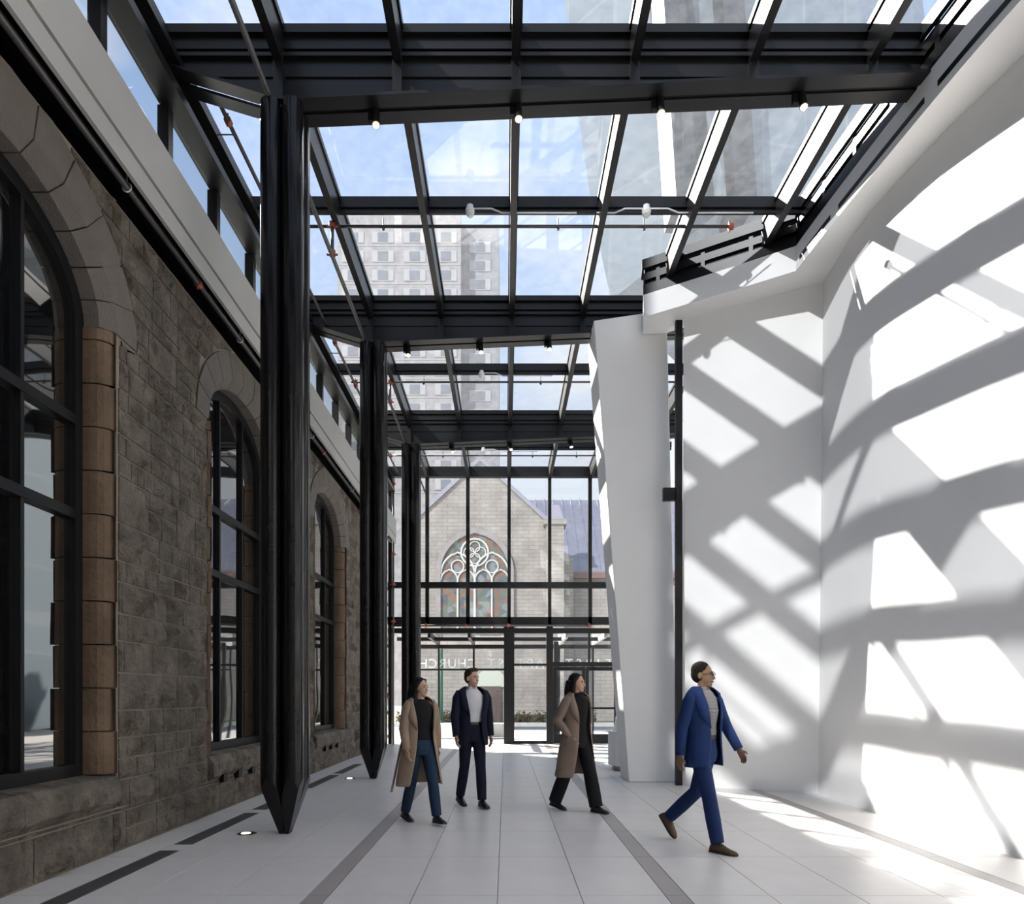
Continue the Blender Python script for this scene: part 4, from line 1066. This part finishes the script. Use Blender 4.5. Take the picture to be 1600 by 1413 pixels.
    # ---- hair
    q = MB(); q.ball(hp(0,.028,1.680), (.081,.092,.084), 16, 12, rot); q.ball(hp(0,.045,1.640), (.076,.075,.085), 14, 10, rot)
    if C['hair'] == 'long':
        for s_ in (1, -1):
            q.tube([hp(s_*.045,-.02,1.735), hp(s_*.082,.0,1.67), hp(s_*.088,.02,1.56), hp(s_*.105,.015,1.46), hp(s_*.115,-.02,1.38)], [.025,.026,.03,.032,.012], 8)
            q.tube([hp(s_*.05,.08,1.66), hp(s_*.06,.10,1.54), hp(s_*.07,.10,1.43), hp(s_*.06,.11,1.36)], [.05,.05,.045,.015], 8)
        q.tube([hp(0,.09,1.66), hp(0,.12,1.5), hp(0,.12,1.35)], [.05,.05,.02], 8)
    elif C['hair'] == 'wavy':
        for i in range(7): q.ball(hp(-.06+.02*i, -.045+.01*abs(i-3), 1.735+.006*(i % 2)), .026, 8, 6)
    else: pass
    blob('hair', q, BR, t, 0.008, 3 if C['hair'] != 'wavy' else 1, 0.5)
    # ---- trousers
    q = MB(); hem = C.get('hem', .052); kn_r = C.get('knee', .062)
    q.tube([(0,0,Z(-.10)),(0,0,Z(-.02)),(0,0,Z(.08)),(0,0,Z(.13))], [(.13,.105),(.158,.118),(.15,.108),(.14,.10)], 16)
    for s_ in (1, -1):
        hip, knee, ank, f, dn = J[s_]
        end = ank + (ank-knee).normalized()*C.get('hem_drop', 0.0)
        q.tube([hip+V((0,0,.03)), hip.lerp(knee,.45), knee, knee.lerp(end,.5), end], [.092,.082,kn_r,(kn_r+hem)/2+.004,hem], 14)
    blob('trousers', q, C['pants'], t, 0.009, 2, 0.4)
    if C.get('belt'): MB().tube([(0,0,Z(.115)),(0,0,Z(.15))], [(.148,.108)]*2, 20).build('belt', C['belt'], t, local=True)
    # ---- shoes
    for s_ in (1, -1):
        hip, knee, ank, f, dn = J[s_]; side = V((1,0,0)); boot = C.get('boot', False)
        base = ank + dn*0.085
        st = [(-.075,.020,.035),(-.065,.032,.07),(-.03,.037,.10),(.02,.040,.098),(.07,.043,.072),(.12,.046,.052),(.16,.043,.042),(.19,.028,.033),(.20,.012,.022)]
        if boot: st = [(d, w*.88, h) for d, w, h in st]
        vs = []; fs = []; n = 10
        for d, w, h in st:
            for j in range(n):
                a = 2*math.pi*j/n; c_, s2 = math.cos(a), math.sin(a)
                up = h*0.5 + h*0.5*s2 if s2 > -0.3 else 0.0
                vs.append(base + f*d + side*(w*(c_ if abs(c_) > .3 or s2 > 0 else c_*1.6)) - dn*up)
        for i in range(len(st)-1):
            for j in range(n): fs.append((i*n+j, i*n+(j+1) % n, (i+1)*n+(j+1) % n, (i+1)*n+j))
        fs += [tuple(range(n))[::-1], tuple(range((len(st)-1)*n, len(st)*n))]
        q = MB().add(vs, fs)
        if boot: q.tube([ank+dn*.03, ank, ank+(knee-ank).normalized()*.10], [.042,.040,.046], 12)
        so = q.build('boot' if boot else 'shoe', C['shoe'], t, smooth=True, local=True)
        q = MB(); pts = [(-.076,.026),(-.06,.036),(.0,.040),(.06,.044),(.12,.048),(.165,.044),(.195,.028),(.206,.01)]
        vs = [base + f*d + side*w - dn*.002 for d, w in pts] + [base + f*d - side*w - dn*.002 for d, w in pts[::-1]]
        n = len(vs); vs = vs + [v - dn*.014 for v in vs]
        q.add(vs, [tuple(range(n))[::-1], tuple(range(n, 2*n))] + [(i, (i+1) % n, n+(i+1) % n, n+i) for i in range(n)])
        q.build('sole', C.get('sole', C['shoe']), so, local=True)
        if boot:
            h0 = base - f*.05
            MB().tube([h0 - dn*.012, h0 + dn*.0], [.028,.026], 8).build('heel', C['shoe'], so, local=True)
        if C.get('laces'):
            for d in (.03,.05,.07): MB().tube([base+f*d+side*.02-dn*(.105-d*.5), base+f*(d+.012)-side*.02-dn*(.105-d*.5)], .003, 5).build('lace', C['laces'], so, local=True)
    # ---- top
    q = MB(); z0 = .145 if C.get('belt') else .06; q.tube([(0,0,Z(z0)),(0,0,Z(z0+.04)),(0,-.004,Z(.24)),(0,-.006,Z(.38)),(0,0.0,Z(.49)),(0,.008,Z(.545)),(0,.008,Z(C.get('neck', .575)))], [(.145,.105),(.146,.108),(.132,.102),(.152,.122),(.155,.10),(.10,.082),(.066,.064)], 20)
    tp_ = q.build('shirt' if not female else 'top', C['top'], t, smooth=True, local=True)
    if C.get('collar'):
        vs = []; fs = []
        for j in range(17):
            a = R(25 + 310*j/16); vs += [(.062*math.sin(a), .008-.060*math.cos(a), Z(.60)), (.074*math.sin(a), .008-.074*math.cos(a), Z(.555))]
        for j in range(16): fs.append((2*j, 2*j+2, 2*j+3, 2*j+1))
        o = MB().add(vs, fs).build('collar', C['top'], tp_, local=True); sd = o.modifiers.new('s', 'SOLIDIFY'); sd.thickness = 0.006
    # ---- jacket or coat: open-fronted shell, lapels, sleeves
    lv = C['shell']; N_ = 28; vs = []; fs = []
    def sp_(i, frac, rs_=1.0):
        dz, rx, ry, op, cy = lv[i]; a = R(op) + (2*math.pi-2*R(op))*frac
        wob = 1 + C.get('fold', 0.02)*math.sin(a*5+dz*7)*max(0, -dz+0.1)*2.2
        return V((rx*rs_*wob*math.sin(a), cy - ry*rs_*wob*math.cos(a), Z(dz)))
    for i in range(len(lv)):
        for j in range(N_+1): vs.append(sp_(i, j/N_))
    for i in range(len(lv)-1):
        for j in range(N_): a = i*(N_+1)+j; fs.append((a, a+1, a+N_+2, a+N_+1))
    jk = MB().add(vs, fs).build(C['outer'], C['outer_mat'], t, smooth=True, local=True)
    sd = jk.modifiers.new('s', 'SOLIDIFY'); sd.thickness = 0.014; sd.offset = 1; su = jk.modifiers.new('ss', 'SUBSURF'); su.levels = 1; su.render_levels = 1
    for s_ in (0, 1):
        vs = []; fs = []; w0 = C.get('lapel', .045); ids = [i for i in range(len(lv)) if 0.18 <= lv[i][0]]
        for n_, i in enumerate(ids):
            wf = w0 * (0.25 + 1.0*math.sin(math.pi*min(1, 0.18+0.8*(1-n_/(len(ids)-1)))) )
            if n_ == len(ids)-1: wf = w0*0.12
            vs += [sp_(i, abs(s_-0.0), 1.09), sp_(i, abs(s_-wf*1.9), 1.12)]
        for i in range(len(ids)-1): fs.append((2*i, 2*i+1, 2*i+3, 2*i+2))
        o = MB().add(vs, fs).build('lapel', C['outer_mat'], jk, smooth=True, local=True); sd = o.modifiers.new('s', 'SOLIDIFY'); sd.thickness = 0.01; sd.offset = 0
    for s_ in (1, -1):
        sh, elb, wr, d2 = A[s_]; r = C.get('sleeve', .058)
        MB().tube([sh+V((-s_*.075,0,.012)), sh+V((-s_*.02,0,.004)), sh+(elb-sh)*.15, sh.lerp(elb,.6), elb, elb.lerp(wr,.5), wr+d2*.005], [(r*.9),(r*1.18),(r*1.16),r*1.02,r*.98,r*.86,r*.76], 14).build('sleeve', C['outer_mat'], jk, smooth=True, local=True)
    for fn in C.get('extra', []): fn(t, Z, hp, A, J, V)
    return t
HBLK = mat('black_hair', (0.007,0.006,0.005), 0.6, spec=0.15, bump=0.4, bscale=60); HBRN = mat('brown_hair', (0.035,0.018,0.010), 0.6, spec=0.15, bump=0.4, bscale=60); HDK = mat('dark_brown_hair', (0.013,0.008,0.006), 0.6, spec=0.15, bump=0.4, bscale=60); HCR = mat('cropped_hair', (0.014,0.010,0.008), 0.8, spec=0.1, bump=0.3, bscale=80)
LEATH = mat('black_leather', (0.012,0.012,0.012), 0.3); SUED = mat('brown_suede', (0.095,0.058,0.032), 0.85, bump=0.15, bscale=60); SOLE = mat('dark_sole', (0.03,0.02,0.014), 0.6)
SUIT = [(.60,.080,.08,62,.012),(.575,.130,.095,50,.01),(.54,.190,.112,40,.005),(.43,.202,.138,32,.0),(.33,.193,.140,27,.0),(.22,.180,.136,23,.0),(.10,.182,.138,21,.0),(-.03,.196,.146,24,.0),(-.15,.205,.15,31,.0)]
COAT = [(.60,.082,.082,66,.015),(.575,.128,.098,58,.012),(.54,.172,.115,50,.008),(.43,.190,.138,38,.005),(.32,.188,.142,33,.0),(.20,.184,.145,31,.005),(.06,.20,.155,31,.01),(-.10,.226,.18,34,.02),(-.25,.248,.20,38,.03),(-.40,.268,.222,44,.04),(-.47,.276,.23,47,.045)]
def coat_belt(t, Z, hp, A, J, V):
    pts = [V((-.205,.06,Z(.10))), V((-.245,.08,Z(-.10))), V((-.28,.10,Z(-.30))), V((-.325,.12,Z(-.54)))]
    vs = []; fs = []
    for p in pts: vs += [p+V((-.022,-.022,0)), p+V((.022,.022,0)), p+V((.015,.028,0)), p+V((-.029,-.016,0))]
    for j in range(3):
        for i in range(4): fs.append((j*4+i, j*4+(i+1) % 4, (j+1)*4+(i+1) % 4, (j+1)*4+i))
    fs += [(0,1,2,3), (15,14,13,12)]
    MB().add(vs, fs).build('coat_belt', BEIGE, t, local=True)
def necklace(t, Z, hp, A, J, V):
    MB().tube([(.055*math.sin(R(a)), -.02-.06*math.cos(R(a)), Z(.53)+.03*(abs(a)/80)) for a in range(-80, 81, 20)], .004, 6).build('necklace', mat('gold', (0.6,0.4,0.12), 0.3, 1.0), t, smooth=True, local=True)
def glasses(t, Z, hp, A, J, V):
    q = MB()
    for s_ in (1, -1):
        q.tube([hp(s_*.031+.021*math.cos(a*math.pi/6), -.096, 1.637+.017*math.sin(a*math.pi/6)) for a in range(13)], .0018, 5, caps=False)
        q.tube([hp(s_*.052,-.094,1.641), hp(s_*.076,.01,1.640)], .0018, 5)
    q.tube([hp(-.010,-.097,1.641), hp(.010,-.097,1.641)], .0025, 5)
    q.build('glasses', BLACK, t, local=True)
BEIGE = cloth('beige_wool', (0.29,0.215,0.155)); TAUPE = cloth('taupe_wool', (0.22,0.165,0.130))
person((-0.98, 8.05, 0), 34, 1.67, 'person in an open beige coat, black top and blue jeans, striding in black ankle boots', (0.50,0.31,0.22),
       [(20, 6, -4), (-10, 14, 8)], [(-8, 14, 14, 4), (2, 12, 12, 6)], 24, True,
       dict(hair='long', hair_mat=HBLK, pants=cloth('blue_denim', (0.016,0.032,0.060)), top=cloth('black_knit', (0.010,0.010,0.011)), shoe=LEATH, boot=True, outer='coat', outer_mat=BEIGE, shell=COAT, lapel=.05, sleeve=.062, hem=.06, knee=.066, neck=.572, extra=[coat_belt], fold=.05))
person((-0.44, 9.2, 0), 24, 1.80, 'person in a dark navy suit and white open-collar shirt, walking beside the open beige coat', (0.56,0.36,0.26),
       [(10, 3, 0), (-8, 14, 12)], [(-6, 11, 14, 2), (6, 11, 12, 2)], 24, False,
       dict(hair='wavy', hair_mat=HBRN, pants=cloth('navy_trousers', (0.010,0.012,0.026)), top=cloth('white_shirt', (0.66,0.65,0.67)), shoe=LEATH, outer='jacket', outer_mat=cloth('navy_jacket', (0.011,0.013,0.027)), shell=SUIT, belt=LEATH, collar=True, hem=.058, knee=.066, lapel=.045))
person((0.91, 8.85, 0), 42, 1.755, 'person in a long taupe coat over black top and wide black trousers, hand in pocket', (0.52,0.33,0.24),
       [(18, 4, 0), (-16, 10, 10)], [(-14, 10, 12, 2), (-18, 22, 48, 30)], 18, True,
       dict(hair='long', hair_mat=HDK, pants=cloth('black_trousers', (0.010,0.010,0.011)), top=cloth('black_top', (0.009,0.009,0.010)), shoe=LEATH, boot=True, outer='coat', outer_mat=TAUPE, shell=COAT, lapel=.05, sleeve=.062, hem=.085, knee=.085, hem_drop=.02, neck=.50, extra=[necklace], fold=.05))
person((1.90, 6.70, 0), 40, 1.79, 'person in a bright blue suit, striped grey shirt and glasses, striding in brown suede shoes', (0.20,0.115,0.075),
       [(-19, 29, 50), (16, 4, 0)], [(14, 17, 16, 2), (-12, 12, 10, 2)], 16, False,
       dict(hair='short', hair_mat=HCR, pants=cloth('blue_trousers', (0.014,0.030,0.098)), top=stripes('striped_shirt', (0.30,0.29,0.29), (0.07,0.07,0.08), 28), shoe=SUED, sole=SOLE, laces=SOLE, outer='jacket', outer_mat=cloth('blue_jacket', (0.016,0.036,0.120)), shell=SUIT, belt=SOLE, collar=True, hem=.062, knee=.068, extra=[glasses]))
